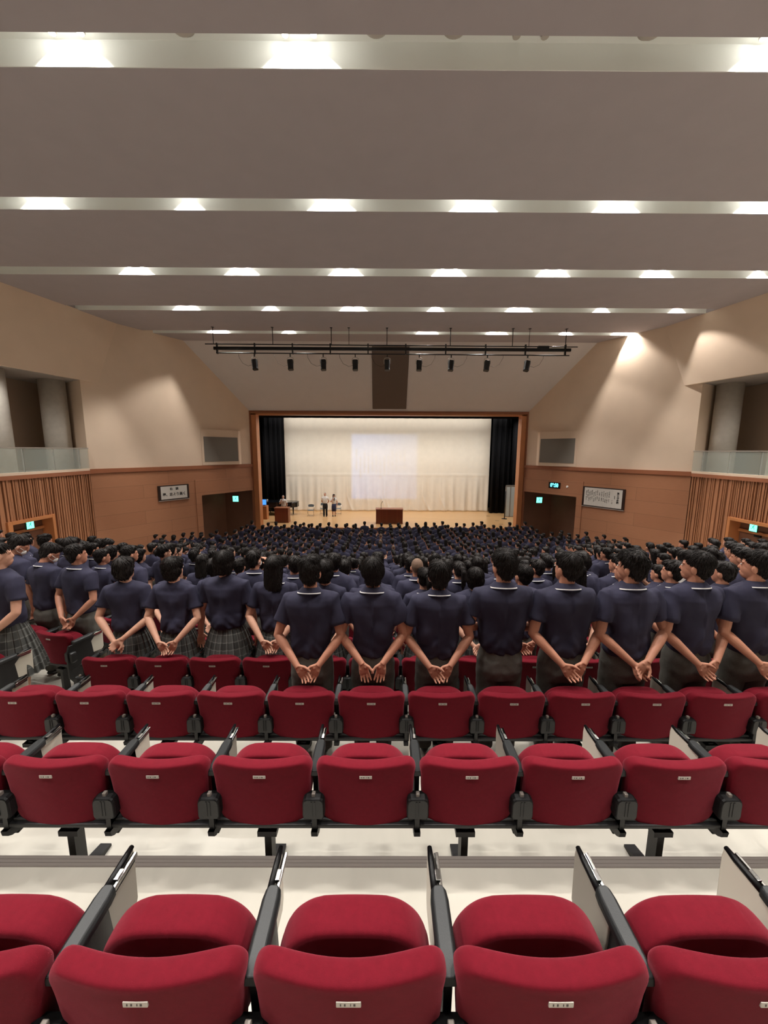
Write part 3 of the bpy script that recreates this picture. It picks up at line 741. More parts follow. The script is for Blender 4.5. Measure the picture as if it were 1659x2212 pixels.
def make_arm(par, dx):
    """shared stanchion between two seats with armrest, folded writing tablet"""
    DZ = .02; r = None
    mb = MB(); mb.rings([[(x, y, z) for x, y in ((-.018, .03), (.018, .03), (.02, .2), (.02, .3), (-.02, .3), (-.02, .2))] for z in (.0,)] * 0 + [[(-.016, .05, .36), (.016, .05, .36), (.016, .30, .36), (-.016, .30, .36)], [(-.012, .07, .5), (.012, .07, .5), (.012, .26, .5), (-.012, .26, .5)], [(-.012, .06, .70), (.012, .06, .70), (.012, .24, .70), (-.012, .24, .70)]])
    r = mb.build('armrest', M['plastic'], par, bevel=.004); r.location = (dx, 0, 0)
    mb = MB(); mb.rings([[(sx_ * hw, y, z) for sx_, z in ((-1, .722), (-1, .742), (-.7, .752), (.7, .752), (1, .742), (1, .722))] for y, hw in ((.045, .018), (.055, .026), (.12, .028), (.235, .028), (.262, .024), (.27, .014))])
    mb.build('arm_pad', M['armpad'], r, bevel=.003, loc=(0, 0, -DZ))
    mb = MB(); mb.tube([(-.012, .255, .735), (-.012, .36, .737), (-.012, .40, .74)], [.011, .011, .008], 8); mb.build('tablet_rod', M['blackmetal'], r, smooth=True, loc=(0, 0, -DZ))
    mb = MB(); mb.box((.006, .262, .722), (.016, .385, .738)); mb.box((-.004, .29, .728), (.012, .325, .743)); mb.box((.0, .27, .70), (.006, .385, .735)); mb.build('tablet_hinge', M['chrome'], r, bevel=.002, loc=(0, 0, -DZ))
    mb = MB(); mb.rings([[(x, y, z) for y, z in ((.19, .735), (.40, .738), (.405, .70), (.40, .53), (.38, .50), (.24, .515), (.20, .54))] for x in (-.019, -.009)])
    mb.build('writing_tablet', M['tablet'], r, bevel=.003, loc=(0, 0, -DZ))
    mb = MB()
    o_ = [(-.055, .01), (-.054, .095), (-.048, .115), (-.035, .125), (.035, .125), (.048, .115), (.054, .095), (.055, .01), (.048, -.01), (-.048, -.01)]
    mb.rings([[(x * s_, y, .522 + .05 + (z - .06) * s_ * .86) for x, z in o_] for y, s_ in ((.045, .9), (.02, 1), (-.004, 1), (-.013, .95), (-.016, .88))]); mb.box((-.011, -.018, .535), (-.004, -.014, .615)); mb.box((.004, -.018, .535), (.011, -.014, .615))
    mb.build('bracket_cover', M['plastic'], r)
    mb = MB(); mb.box((-.009, .0, .622), (.009, .02, .645)); mb.build('bracket_bolt', M['plate'], r, bevel=.003)
    mb = MB(); mb.box((-.012, .01, .41), (.012, .05, .56)); mb.rings([[(x, y, z) for y, z in ((-.005, .43), (.07, .43), (.07, .37), (.02, .385), (-.0, .40))] for x in (-.016, .016)]); mb.build('lower_hook', M['plastic'], r)
    return r
def make_leg():
    mb = MB(); mb.box((-.018, .075, .03), (.018, .145, .37)); mb.rings([[(x, y, z) for y, z in ((-.01, 0), (.30, 0), (.30, .015), (.16, .05), (.08, .05), (-.01, .02))] for x in (-.032, .032)])
    mb.box((-.05, .06, .33), (.05, .18, .36))
    return mb
seat0 = make_seat(); arm0 = make_arm(seat0, .26); leg_me = make_leg().mesh('leg'); leg_me.materials.append(M['plastic'])
tab_ext = None
def backy(k): return .81 + PITCH * k - (.025 if k == 0 else 0)
SX = [-2.68 + .52 * i for i in range(13)]
ROWN = ['nearest', 'second', 'third', 'fourth', 'fifth', 'sixth', 'seventh', 'eighth', 'ninth', 'tenth']
used = {'s': False}
def place(proto, key, x, y, z, rz, label, cat, group):
    o = proto if not used[key] else copy_tree(proto); used[key] = True
    o.location = (x, y, z); o.rotation_euler = (0, 0, rz); tag(o, label, cat, group); return o
for k in range(0, 8):
    z = zk(k); y = backy(k)
    lim = {0: (-1.8, 1.9), 1: (-2.3, 2.5), 2: (-3.3, 3.5)}.get(k, (-9, 9))
    occ = k >= 2; idx = 0
    for i, x in enumerate(SX):
        if not lim[0] < x < lim[1]: continue
        o = place(seat0, 's', x, y, z, 0, 'red %s auditorium seat in the %s row of the centre block, %s from the left' % ('folded' if not occ else 'raised', ROWN[k], ORD[idx]), 'seat', 'red auditorium seats'); idx += 1
        if idx == 1: copy_tree(arm0, o).location = (-.26, 0, 0)
    r = empty('seat_row_frame', (0, y, z)); tag(r, 'long black steel beam on legs under the %s row of centre seats' % ROWN[k], 'seat frame', 'beams under the seat rows')
    x0_, x1_ = max(SX[0] - .26, lim[0] - .35), min(SX[-1] + .26, lim[1] + .35)
    mb = MB(); mb.box((x0_, .10, .36), (x1_, .15, .41)); mb.build('beam', M['plastic'], r)
    for i, x in enumerate(SX):
        if i % 2 == 0 and lim[0] - .3 < x < lim[1] + .3:
            o = bpy.data.objects.new('leg', leg_me); COL.objects.link(o); o.parent = r; o.location = (x, 0, 0)
# side blocks: rows turned 20 degrees towards the stage
def side_pos(sg, k, c, fwd=0):
    """seat position c (0 = aisle) of side block row k"""
    a = ANG; x0 = (-3.66 if sg < 0 else 4.34) - sg * .4 * min(1, max(0, (k - 8) / 8))
    y0 = 4.08 + PITCH * (k - 3)
    x = x0 + sg * .53 * c * cos(a); y = y0 + .53 * c * sin(a)
    return x + -sg * sin(a) * fwd, y + cos(a) * fwd
for sg in (-1, 1):
    for k in range(2, 6):
        for c in range(0, 5 if sg < 0 else 4):
            x, y = side_pos(sg, k, c)
            if k == 2 and c > 0: continue
            sidew = 'left' if sg < 0 else 'right'
            o = place(seat0, 's', x, y, zk(k), ANG * sg, 'red raised seat in the turned %s block, row %s, %s seat from the aisle' % (sidew, ROWN[k - 2], ORD[c]), 'seat', 'red seats of the side blocks')
            if (sg > 0 and c == 0) or (sg < 0 and c == (0 if k == 2 else 4)): copy_tree(arm0, o).location = (-.26, 0, 0)
        # aisle end panel and beam
        x, y = side_pos(sg, k, 0)
        r = empty('seat_row_frame', (x, y, zk(k)), ANG * sg); tag(r, 'black beam and aisle end panel of row %s in the turned %s seat block' % (ROWN[k - 2], sidew), 'seat frame', 'beams of the side blocks')
        mb = MB(); xb = sorted((-sg * .27, sg * 2.4)); mb.box((xb[0], .10, .36), (xb[1], .15, .41)); mb.build('beam', M['plastic'], r)
        for xl in (0, 1.06, 2.12):
            o = bpy.data.objects.new('leg', leg_me); COL.objects.link(o); o.parent = r; o.location = (sg * xl, 0, 0)
        mb = MB(); xe = -sg * .262
        mb.rings([[(xx, yy, zz) for yy, zz in ((-.03, .62), (.0, .70), (.30, .70), (.20, .60), (.18, .30), (.02, .26), (-.03, .34))] for xx in sorted((xe - .012, xe + .012))]); mb.build('end_panel', M['plastic'], r, bevel=.004)

# ------------------------------------------------------------------ people
def hand(mb, W, u, n, t, curl=22, splay=5, det=True, sc=1.0, thumb=1.0):
    """W wrist, u finger direction, n palm normal, t thumb side"""
    u = Vector(u).normalized(); n = Vector(n); n = (n - u * n.dot(u)).normalized(); t = Vector(t); t = (t - u * t.dot(u) - n * t.dot(n)).normalized()
    P = lambda s_, a, b_: W + u * s_ * sc + t * a * sc + n * b_ * sc
    R = []
    for s_, hw, ht, o_ in ((-.012, .024, .017, 0), (.012, .029, .017, 0), (.035, .036, .0175, .001), (.06, .040, .016, .0), (.08, .041, .013, -.002), (.09, .036, .008, -.003)):
        R.append([P(s_, hw * math.copysign(abs(cos(a)) ** .8, cos(a)) + o_, ht * math.copysign(abs(sin(a)) ** .9, sin(a))) for a in [2 * pi * j / 14 for j in range(14)]])
    # orientation check for outward normals
    if (u.cross(t)).dot(n) < 0: R = [r[::-1] for r in R]
    mb.rings(R)
    mb.ell(P(.035, .022, .008), (.017 * sc, .017 * sc, .019 * sc), n=8, m=6); mb.ell(P(.04, -.02, .006), (.014 * sc,) * 3, n=8, m=6)
    if not det:
        mb.cap_tube([P(.08, 0, 0), P(.12, 0, .008), P(.15, 0, .02)], [.03 * sc, .026 * sc, .016 * sc], 8); return
    for off, L, r_, sp, cu in ((.030, .072, .0088, 1.2, curl * .8), (.0105, .080, .0092, .3, curl), (-.0105, .074, .0088, -.5, curl * 1.15), (-.0295, .058, .0078, -1.6, curl * 1.3)):
        d = (u + t * math.tan(rad(splay * sp))).normalized(); p = P(.078, off, -.001); pts = [p]; rr = [r_ * sc * 1.05]; dd = d
        for j, fr in enumerate((.46, .30, .24)):
            a = rad(cu * (.5, 1.0, .8)[j]); dd = (dd * cos(a) + n * sin(a)).normalized()
            q = n - dd * n.dot(dd); n2 = q.normalized() if q.length > .01 else n
            p = p + dd * L * fr * sc; pts.append(p); rr.append(r_ * sc * (1.0, .93, .8)[j])
        mb.cap_tube(pts, rr, 9)
    d = (u * .62 + t * .72 * thumb + n * .32).normalized(); p = P(.012, .020, .004); q = p + d * .042 * sc
    d2 = (u * .86 + t * .42 * thumb + n * .3).normalized(); q2 = q + d2 * .032 * sc; d3 = (u * .95 + t * .2 + n * .2).normalized(); q3 = q2 + d3 * .022 * sc
    mb.cap_tube([p, q, q2, q3], [.014 * sc, .0115 * sc, .0105 * sc, .0085 * sc], 9)

POSE = {  # right arm (x>0): elbow, wrist, hand dir, palm normal, thumb ; left arm mirrored with own tweaks
 'clasp': dict(R=((.258, -.07, 1.10), (.088, -.185, .905), (-.50, -.05, -.86), (-.1, -1, 0), (-1, 0, -.3)), L=((-.268, -.07, 1.10), (-.080, -.20, .90), (.62, -.10, -.75), (.1, -1, 0), (1, 0, -.3)), curl=28),
 'vee': dict(R=((.256, -.07, 1.10), (.085, -.18, .91), (-.22, -.02, -.97), (-.1, -1, 0), (-1, 0, 0)), L=((-.265, -.07, 1.10), (-.085, -.185, .91), (.26, -.02, -.96), (.1, -1, 0), (1, 0, 0)), curl=14),
 'cross': dict(R=((.272, -.08, 1.11), (.05, -.20, .93), (-.74, -.08, -.62), (-.2, -1, 0), (-.5, 0, -.8)), L=((-.262, -.07, 1.10), (-.045, -.185, .90), (.76, -.03, -.62), (.1, -1, 0), (.5, 0, -.8)), curl=34),
 'side': dict(R=((.255, -.03, 1.10), (.275, .0, .85), (.05, .08, -1), (-1, .1, 0), (0, 1, 0)), L=((-.255, -.03, 1.10), (-.275, -.02, .85), (-.05, -.02, -1), (.6, -.8, 0), (.8, .5, 0)), curl=26),
 'front': dict(R=((.262, -.03, 1.12), (.09, .19, 1.02), (-.8, .3, -.4), (0, -1, 0), (0, 0, 1)), L=((-.262, -.03, 1.12), (-.09, .19, 1.02), (.8, .3, -.4), (0, -1, 0), (0, 0, 1)), curl=30),
 'raise': dict(R=((.30, .12, 1.27), (.15, .14, 1.50), (-.5, -.1, .85), (-1, 0, -.5), (0, -1, .2)), L=((-.262, -.05, 1.12), (-.09, .19, 1.02), (.8, .3, -.4), (0, -1, 0), (0, 0, 1)), curl=30),
 'mic': dict(R=((.235, .06, 1.13), (.09, .20, 1.33), (-.5, .2, .8), (-.2, -1, 0), (0, .3, 1)), L=((-.255, -.03, 1.10), (-.235, .06, .86), (0, .1, -1), (1, 0, 0), (0, 1, 0)), curl=60),
}
def headT(yaw, pitch, roll=0):
    pv = Vector((0, -.01, 1.475))
    return Matrix.Translation(pv) @ Matrix.Rotation(yaw, 4, 'Z') @ Matrix.Rotation(-pitch, 4, 'X') @ Matrix.Rotation(roll, 4, 'Y') @ Matrix.Translation(-pv)

def body_geo(s_, det):
    mb = MB(); f = s_.get('fat', 1.0); P_ = POSE[s_['pose']]; n = 20 if det else 12
    hm = 14 if det else 9
    skt = s_['low'] == 'skirt'; hw = .155
    mb.stack([(.86, 0, 0, .12 * f, .09 * f, 2.3), (.98, 0, .0, .12 * f, .09 * f, 2.3), (1.15, 0, 0, .14 * f, .09 * f, 2.4), (1.32, 0, 0, .155 * f, .088 * f, 2.4), (1.40, 0, 0, .13, .065, 2.2), (1.45, 0, 0, .06, .055, 2)], n)
    for sg in (-1, 1):
        mb.tube([(sg * .085, 0, .92), (sg * .09, 0, .70), (sg * .092, .01, .48), (sg * .092, -.01, .30), (sg * .09, -.02, .09)], [.06, .075, .055, .052, .036], 10)
        mb.ell((sg * .09, .05, .045), (.042, .12, .042), n=10, m=6)
        e, wr, hu, hn, ht = P_['R'] if sg > 0 else P_['L']
        e, wr = Vector(e), Vector(wr)
        if skt and wr.y < -.1: wr.y -= .04; e.y -= .015
        sh = Vector((sg * .178, -.005, 1.378)); m1 = sh.lerp(e, .45) + Vector((sg * .004, 0, 0))
        fa = wr - e
        mb.tube([sh - Vector((sg * .06, 0, .02)), sh, m1, e - (e - sh) * .12, e, e + fa * .12, e + fa * .3, e + fa * .65, wr, wr + fa.normalized() * .01],
                [x * (f * .5 + .5) for x in (.042, .046, .043, .039, .037, .0385, .0385, .0315, .0245, .0235)], 14 if det else 9)
        hand(mb, wr, hu, hn, ht, P_['curl'], det=det)
    T = headT(s_.get('yaw', 0), s_.get('bow', 0))
    nk = T @ Vector((0, -.012, 1.54))
    mb.tube([(0, -.008, 1.40), (0, -.010, 1.47), nk, T @ Vector((0, -.015, 1.58))], [.066, .056, .054, .052], 16)
    H = MB()
    H.ell((0, -.008, 1.615), (.074, .093, .102), n=hm * 2, m=hm); H.ell((0, .022, 1.572), (.061, .068, .082), n=hm, m=hm); H.ell((0, .04, 1.528), (.046, .048, .042), n=hm, m=hm)
    H.ell((0, -.045, 1.565), (.052, .045, .05), n=hm, m=hm)
    if det:
        H.tube([(0, .080, 1.615), (0, .089, 1.592), (0, .097, 1.572), (0, .082, 1.562)], [.006, .009, .0115, .009], 8)
        H.ell((0, .083, 1.538), (.022, .012, .008), n=10, m=6); H.ell((0, .080, 1.529), (.019, .012, .008), n=10, m=6)
        for sg in (-1, 1): H.ell((sg * .032, .070, 1.624), (.024, .012, .008), n=10, m=6)
    for sg in (-1, 1):
        H.ell((sg * .077, -.008, 1.583), (.010, .020, .031), Matrix.Rotation(sg * -.35, 3, 'Z') @ Matrix.Rotation(-.15, 3, 'X'), n=10, m=7)
    mb.add([T @ Vector(p) for p in H.v], H.f)
    return mb

def hair_geo(s_, det):
    st_ = s_['hair']; H = MB(); A = lambda c, r, M_=None: H.ell(c, r, M_, 18 if det else 12, 12 if det else 8)
    if st_ in ('short', 'tousled', 'long_top'):
        A((0, -.026, 1.650), (.087, .100, .086)); A((0, -.046, 1.605), (.080, .070, .078)); A((0, -.056, 1.562), (.060, .040, .044)); A((0, .030, 1.682), (.064, .062, .042))
        if st_ == 'tousled': A((.02, -.02, 1.715), (.06, .07, .035)); A((-.035, -.05, 1.70), (.05, .05, .035)); A((0, .03, 1.71), (.05, .05, .03))
        if st_ == 'long_top': A((0, -.04, 1.63), (.094, .09, .09)); A((0, -.05, 1.555), (.068, .045, .05))
    elif st_ == 'bob':
        A((0, -.026, 1.648), (.096, .106, .092)); A((0, -.034, 1.60), (.103, .090, .092)); A((0, -.046, 1.555), (.090, .068, .065)); A((0, .03, 1.68), (.068, .062, .045))
    elif st_ == 'long':
        A((0, -.026, 1.648), (.092, .104, .090)); A((0, .03, 1.68), (.068, .062, .045))
        H.stack([(1.37, 0, -.085, .070, .022, 2.6), (1.40, 0, -.085, .088, .034, 2.6), (1.48, 0, -.072, .094, .048, 2.4), (1.56, 0, -.05, .096, .072, 2.2), (1.63, 0, -.035, .094, .088, 2), (1.68, 0, -.03, .07, .07, 2)], 22)
    elif st_ == 'pony':
        A((0, -.022, 1.648), (.084, .100, .084)); A((0, -.042, 1.60), (.079, .070, .072)); A((0, .03, 1.68), (.064, .06, .042))
        H.tube([(0, -.09, 1.655), (0, -.135, 1.665), (0, -.158, 1.62), (.008, -.155, 1.54), (.006, -.145, 1.45), (0, -.14, 1.385)], [.022, .028, .036, .036, .028, .010], 12)
    elif st_ in ('buzz', 'grey'):
        A((0, -.018, 1.626), (.0785, .095, .098)); A((0, -.05, 1.575), (.058, .046, .048))
    elif st_ == 'updo':
        A((0, -.022, 1.648), (.084, .100, .084)); A((0, -.042, 1.60), (.079, .070, .072)); A((0, -.11, 1.62), (.05, .045, .05))
    T = headT(s_.get('yaw', 0), s_.get('bow', 0)); H.v = [tuple(T @ Vector(p)) for p in H.v]
    return H, T

def tufts(me, T, num, seed, length, lift, wdt=.006, mis=0.0):
    """locks of hair laid on the surface, flowing away from the crown"""
    R_ = random.Random(seed); crown = T @ Vector((R_.uniform(-.01, .01), -.05, 1.735)); V = MB()
    polys = me.polygons; n = len(polys)
    for _ in range(num):
        p = polys[R_.randrange(n)]; c = p.center.copy(); nm = p.normal.copy()
        d = (c - crown); d = d - nm * d.dot(nm)
        if d.length < .004: d = Vector((R_.uniform(-1, 1), R_.uniform(-1, 1), 0))
        d.normalize(); d = (d + Vector((R_.uniform(-1, 1), R_.uniform(-1, 1), -.5 + R_.uniform(-.6, .6))) * (.28 + mis)); d = (d - nm * d.dot(nm) * .9).normalized()
        sd = d.cross(nm).normalized(); L = length * R_.uniform(.6, 1.25); lf = lift * R_.uniform(.2, 1.3); w_ = wdt * R_.uniform(.6, 1.3)
        a, b_, e = c + nm * .0005, c + d * L * .5 + nm * (lf * .7), c + d * L + nm * (lf * .75 - L * .18 + mis * .02)
        th = nm * .0012
        V.add([a - sd * w_, a + sd * w_, a + nm * w_ * .6, b_ - sd * w_ * .8, b_ + sd * w_ * .8, b_ + nm * w_ * .6, e], [(0, 1, 4, 3), (1, 2, 5, 4), (2, 0, 3, 5), (3, 4, 6), (4, 5, 6), (5, 3, 6)])
    return V
def join_mesh(me, V, name='hair'):
    b0 = len(me.vertices); vs = [tuple(v.co) for v in me.vertices] + [tuple(p) for p in V.v]
    fs = [tuple(p.vertices) for p in me.polygons] + [tuple(b0 + i for i in f) for f in V.f]
    m2 = bpy.data.meshes.new(name); m2.from_pydata(vs, [], fs); m2.polygons.foreach_set('use_smooth', [True] * len(fs)); m2.update()
    bpy.data.meshes.remove(me); return m2

def shirt_geo(s_, det):
    mb = MB(); f = s_.get('fat', 1.0); girl = s_['low'] == 'skirt'; n = 32 if det else 16; P_ = POSE[s_['pose']]
    w = .93 if girl else 1.0; w *= f; hz = s_.get('hem', .905)
    mb.stack([(hz, 0, -.012, .142 * f, .108 * f, 2.3), (hz + .03, 0, -.016, .160 * f, .126 * f, 2.3), (hz + .09, 0, -.014, .166 * f, .128 * f, 2.4), (1.10, 0, -.010, .168 * w, .122 * w, 2.5), (1.20, 0, -.010, .180 * w, .124 * w, 2.6),
              (1.29, 0, -.012, .196 * w, .126 * w, 2.7), (1.36, 0, -.014, .210 * w, .118 * w, 2.6), (1.397, 0, -.014, .205 * w, .104 * w, 2.5), (1.427, 0, -.014, .172 * w, .092, 2.3), (1.450, 0, -.014, .120, .082, 2.1), (1.470, 0, -.012, .078, .070, 2), (1.485, 0, -.01, .062, .060, 2)], n)
    for sg in (-1, 1):
        e = Vector((P_['R'] if sg > 0 else P_['L'])[0]); sh = Vector((sg * .184 * (w * .5 + .5), -.008, 1.374)); d = e - sh
        cut = s_.get('sleeve', .64)
        pts = [sh - d.normalized() * .0 - Vector((sg * .07, 0, -.012)), sh, sh + d * .22, sh + d * .42, sh + d * cut, sh + d * (cut + .012)]
        mb.tube(pts, [x * (f * .6 + .4) + (0 if det else .004) for x in (.058, .066, .0675, .067, .069, .061)], 22 if det else 12)
    return mb
def wrinkle(me, s_, amp, hz=.9):
    ax = random.Random(s_.get('seed', 1)).uniform(0, 50)
    co = np.empty(len(me.vertices) * 3); me.vertices.foreach_get('co', co); co = co.reshape(-1, 3)
    me.update(); nr = np.array([v.normal[:] for v in me.vertices])
    x, y, z = co.T
    lowf = np.clip((1.15 - z) / .25, 0, 1); mid = np.clip((1.32 - z) / .3, 0, 1)
    d = amp * (.9 * np.sin(x * 38 + 6 * np.sin(z * 5 + ax)) * mid * .5 + 1.0 * np.sin((z * 60 + 26 * np.abs(x) + 3 * np.sin(x * 20 + ax)) ) * lowf * .45
               + .9 * np.sin(x * 16 - z * 22 * np.sign(x) + ax) * .5)
    nn = np.array([noise.noise((a * 9 + ax, b * 9, c * 4)) for a, b, c in co]); d += amp * 1.6 * nn
    co = co + nr * d[:, None]; me.vertices.foreach_set('co', co.ravel()); me.update()
def trouser_geo(s_, det):
    mb = MB(); f = s_.get('fat', 1.0); n = 28 if det else 14
    mb.stack([(.70, 0, -.01, .165 * f, .120 * f, 2.6), (.78, 0, -.018, .180 * f, .138 * f, 2.5), (.86, 0, -.016, .176 * f, .134 * f, 2.4), (.93, 0, -.008, .158 * f, .116 * f, 2.3), (.985, 0, -.004, .145 * f, .102 * f, 2.3)], n)
    for sg in (-1, 1):
        mb.tube([(sg * .088, -.012, .84), (sg * .092, -.012, .70), (sg * .096, .0, .5), (sg * .096, -.01, .3), (sg * .094, -.015, .06)], [.096 * f, .094 * f, .078 * f, .072, .070], 18 if det else 10)
    return mb
def skirt_mesh(s_):
    f = s_.get('fat', 1.0); mb = MB(); n = 144; rows = [(.985, .134, .104), (.94, .146, .114), (.88, .170, .136), (.78, .200, .166), (.66, .228, .196), (.54, .252, .222), (.46, .264, .236)]
    npl = 24
    for ri, (z, rx, ry) in enumerate(rows):
        for j in range(n + 1):
            t = 2 * pi * j / n; ph = (j * npl / n) % 1; a = (.010 + .016 * ri / 6) * (ri > 0); k = 1 + a * 4 * ((1 - ph) if ph > .15 else ph / .15) * 1.0
            mb.v.append((rx * f * cos(t) * k, ry * f * sin(t) * k - .01, z))
    for i in range(len(rows) - 1):
        for j in range(n):
            a = i * (n + 1) + j; mb.f.append((a, a + n + 1, a + n + 2, a + 1)); mb.mi.append(0)
            u0, u1 = j / n * 1.4, (j + 1) / n * 1.4; v0, v1 = rows[i][0], rows[i + 1][0]
            mb.uv[len(mb.f) - 1] = [(u0, v0), (u0, v1), (u1, v1), (u1, v0)]
    me = mb.mesh('plaid_skirt', [M['plaid']]); return me
def collar_mesh():
    mb = MB(); n = 28
    prof_ = [(.058, .060, 1.490, 1.475), (.066, .066, 1.497, 1.478), (.082, .078, 1.484, 1.462), (.100, .092, 1.470, 1.445), (.1045, .096, 1.4655, 1.4405), (.110, .101, 1.4595, 1.4345), (.113, .104, 1.4565, 1.4315), (.108, .10, 1.4535, 1.4285)]
    R = []
    for hx, hy, zb, zf in prof_:
        R.append([(hx * cos(2 * pi * j / n), -.012 + hy * sin(2 * pi * j / n), zb + (zf - zb) * (sin(2 * pi * j / n) * .5 + .5) - .25 * max(0, hx - .07) * abs(cos(2 * pi * j / n)) ** 3 * .8) for j in range(n)])
    for i in range(len(R) - 1):
        mb.cur = 1 if i == 4 else 0
        b0 = len(mb.v); mb.v += R[i] + R[i + 1]
        for j in range(n): mb.f.append((b0 + j, b0 + n + j, b0 + n + (j + 1) % n, b0 + (j + 1) % n)); mb.mi.append(mb.cur)
    me = mb.mesh('polo_collar', [M['polo'], M['stripe']], smooth=True)
    return me
COLLAR = collar_mesh()
def make_person(s_, lod, seed=1):
    """lod 0 = close figure, 1 = middle distance, 2 = far"""
    s_ = dict(s_); s_.setdefault('seed', seed); det = lod == 0
    vb, vs, vt, vh = ((.0040, .0095, .012, .0065), (.0085, .017, .02, .011), (.015, .026, .034, .018))[lod]
    me = remesh(body_geo(s_, lod < 2), vb, 3, (.30, .5, .6)[lod], .5)
    root = link('person', me, None, [M[s_.get('skin', 'skin')]])
    H, T = hair_geo(s_, lod == 0); hm = remesh(H, vh, 3)
    if s_['hair'] not in ('buzz', 'grey'):
        num = (1600, 320, 70)[lod]; sp = s_['hair'] in ('tousled', 'short')
        V = tufts(hm, T, num, s_['seed'], .042 if sp else .055, .007 if s_['hair'] == 'tousled' else .003, (.0028, .006, .010)[lod], .35 if s_['hair'] == 'tousled' else .0)
        hm = join_mesh(hm, V)
    link('hair', hm, root, [M[{'buzz': 'buzz', 'grey': 'greyhair'}.get(s_['hair'], s_.get('haircol', 'hair'))]])
    sm = remesh(shirt_geo(s_, det), vs, 2, (1, .8, .7)[lod]); wrinkle(sm, s_, (.0125, .009, .006)[lod])
    link(s_.get('topname', 'polo_shirt'), sm, root, [M[s_.get('top', 'polo')]])
    if s_.get('top', 'polo') == 'polo' and lod < 2 and s_.get('collar', True):
        o = bpy.data.objects.new('polo_collar', COLLAR); COL.objects.link(o); o.parent = root
    if s_['low'] == 'skirt': o = bpy.data.objects.new('plaid_skirt', skirt_mesh(s_)); COL.objects.link(o); o.parent = root
    else:
        tm = remesh(trouser_geo(s_, det), vt, 2); wrinkle(tm, s_, .003)
        link('trousers', tm, root, [M[s_.get('lowmat', 'trouser')]])
    if s_.get('mask'):
        mb = MB(); mb.ell((0, .058, 1.548), (.052, .042, .045), n=14, m=9)
        for sg in (-1, 1): mb.tube([(sg * .048, .068, 1.57), (sg * .074, .02, 1.588), (sg * .082, -.012, 1.60), (sg * .078, -.03, 1.575), (sg * .07, .01, 1.545), (sg * .048, .06, 1.53)], .003, 6)
        mb.v = [tuple(T @ Vector(p)) for p in mb.v]; mb.build('face_mask', M['mask'], root, smooth=True)
    if det:
        for sg in (-1, 1):
            mb = MB(); mb.ell((sg * .032, .0815, 1.6045), (.012, .0055, .0065), n=10, m=6); mb.cur = 1; mb.ell((sg * .032, .0862, 1.6045), (.005, .002, .0052), n=8, m=6)
            mb.cur = 1; mb.tube([(sg * .016, .088, 1.628), (sg * .034, .087, 1.632), (sg * .05, .077, 1.628)], .0028, 6)
            mb.v = [tuple(T @ Vector(p)) for p in mb.v]; mb.build('eye', [M['eyew'], M['eyeb']], root, smooth=True)
    if lod < 2:
        for sg in (-1, 1):
            mb = MB(); mb.ell((sg * .09, .055, .048), (.05, .14, .05), n=12, m=6); mb.v = [(x, y, max(z, .001)) for x, y, z in mb.v]; mb.build('shoe', M['shoe'], root, smooth=True)
    return root
def flatten(root):
    """one multi-material mesh of a person, for far figures whose parts cannot be told apart"""
    mb = MB(); mats = []; vs = []; fs = []; mi = []
    for o in [root] + list(root.children):
        b0 = len(vs); me = o.data; vs += [tuple(v.co) for v in me.vertices]
        loc = []
        for m_ in me.materials:
            if m_ not in mats: mats.append(m_)
            loc.append(mats.index(m_))
        for p in me.polygons: fs.append(tuple(b0 + i for i in p.vertices)); mi.append(loc[p.material_index])
    me = bpy.data.meshes.new('person'); me.from_pydata(vs, [], fs)
    for m_ in mats: me.materials.append(m_)
    me.polygons.foreach_set('material_index', mi); me.polygons.foreach_set('use_smooth', [True] * len(fs)); me.update()
    return me
def drop(root):
    for c in list(root.children): bpy.data.objects.remove(c)
    bpy.data.objects.remove(root)

TR = dict(low='trousers'); SK = dict(low='skirt', skin='skin2', hem=.93)
V0 = {
 'b_clasp': dict(TR, pose='clasp', hair='tousled'),
 'b_vee': dict(TR, pose='vee', hair='long_top'),
 'b_clasp2': dict(TR, pose='clasp', hair='long_top', yaw=.12, mask=True),
 'b_front': dict(TR, pose='front', hair='tousled', yaw=.30),
 'b_left': dict(TR, pose='clasp', hair='short', yaw=.38),
 'b_cross': dict(TR, pose='cross', hair='tousled', yaw=.50),
 'b_left2': dict(TR, pose='clasp', hair='short', yaw=.58),
 'b_right': dict(TR, pose='clasp', hair='short', yaw=-.42, skin='skin'),
 'b_bow': dict(TR, pose='side', hair='short', yaw=-.5, bow=.55, mask=True),
 'b_buzz': dict(TR, pose='clasp', hair='buzz'),
 'b_raise': dict(TR, pose='raise', hair='short', yaw=-.3, mask=True),
 'g_bob': dict(SK, pose='cross', hair='bob', yaw=-.2, collar=False),
 'g_bob2': dict(SK, pose='clasp', hair='bob', yaw=-.35, collar=False),
 'g_side': dict(SK, pose='side', hair='bob', fat=1.06, collar=False),
 'g_long': dict(SK, pose='clasp', hair='long'),
 'g_pony': dict(SK, pose='side', hair='pony', yaw=.25),
 'g_turn': dict(SK, pose='clasp', hair='updo', yaw=-.5, collar=False),
}
DESC = {'tousled': 'tousled black hair', 'short': 'short black hair', 'long_top': 'smooth rounded black hair', 'bob': 'a chin-length black bob', 'long': 'long straight black hair', 'pony': 'a black ponytail', 'buzz': 'a shaved head', 'updo': 'tied-up black hair'}
PD = {'clasp': 'hands clasped behind', 'vee': 'hands hanging open behind', 'cross': 'wrists crossed behind', 'side': 'arms at the sides', 'front': 'hands held in front', 'raise': 'one hand raised to the face'}
BODYCACHE = {}; USEDV = set()
def person(key, lod):
    k = (key, lod)
    if k not in BODYCACHE:
        s_ = V0[key]; BODYCACHE[k] = make_person(s_, lod, seed=len(BODYCACHE) + 1)
    if k not in USEDV: USEDV.add(k); return BODYCACHE[k]
    return copy_tree(BODYCACHE[k])

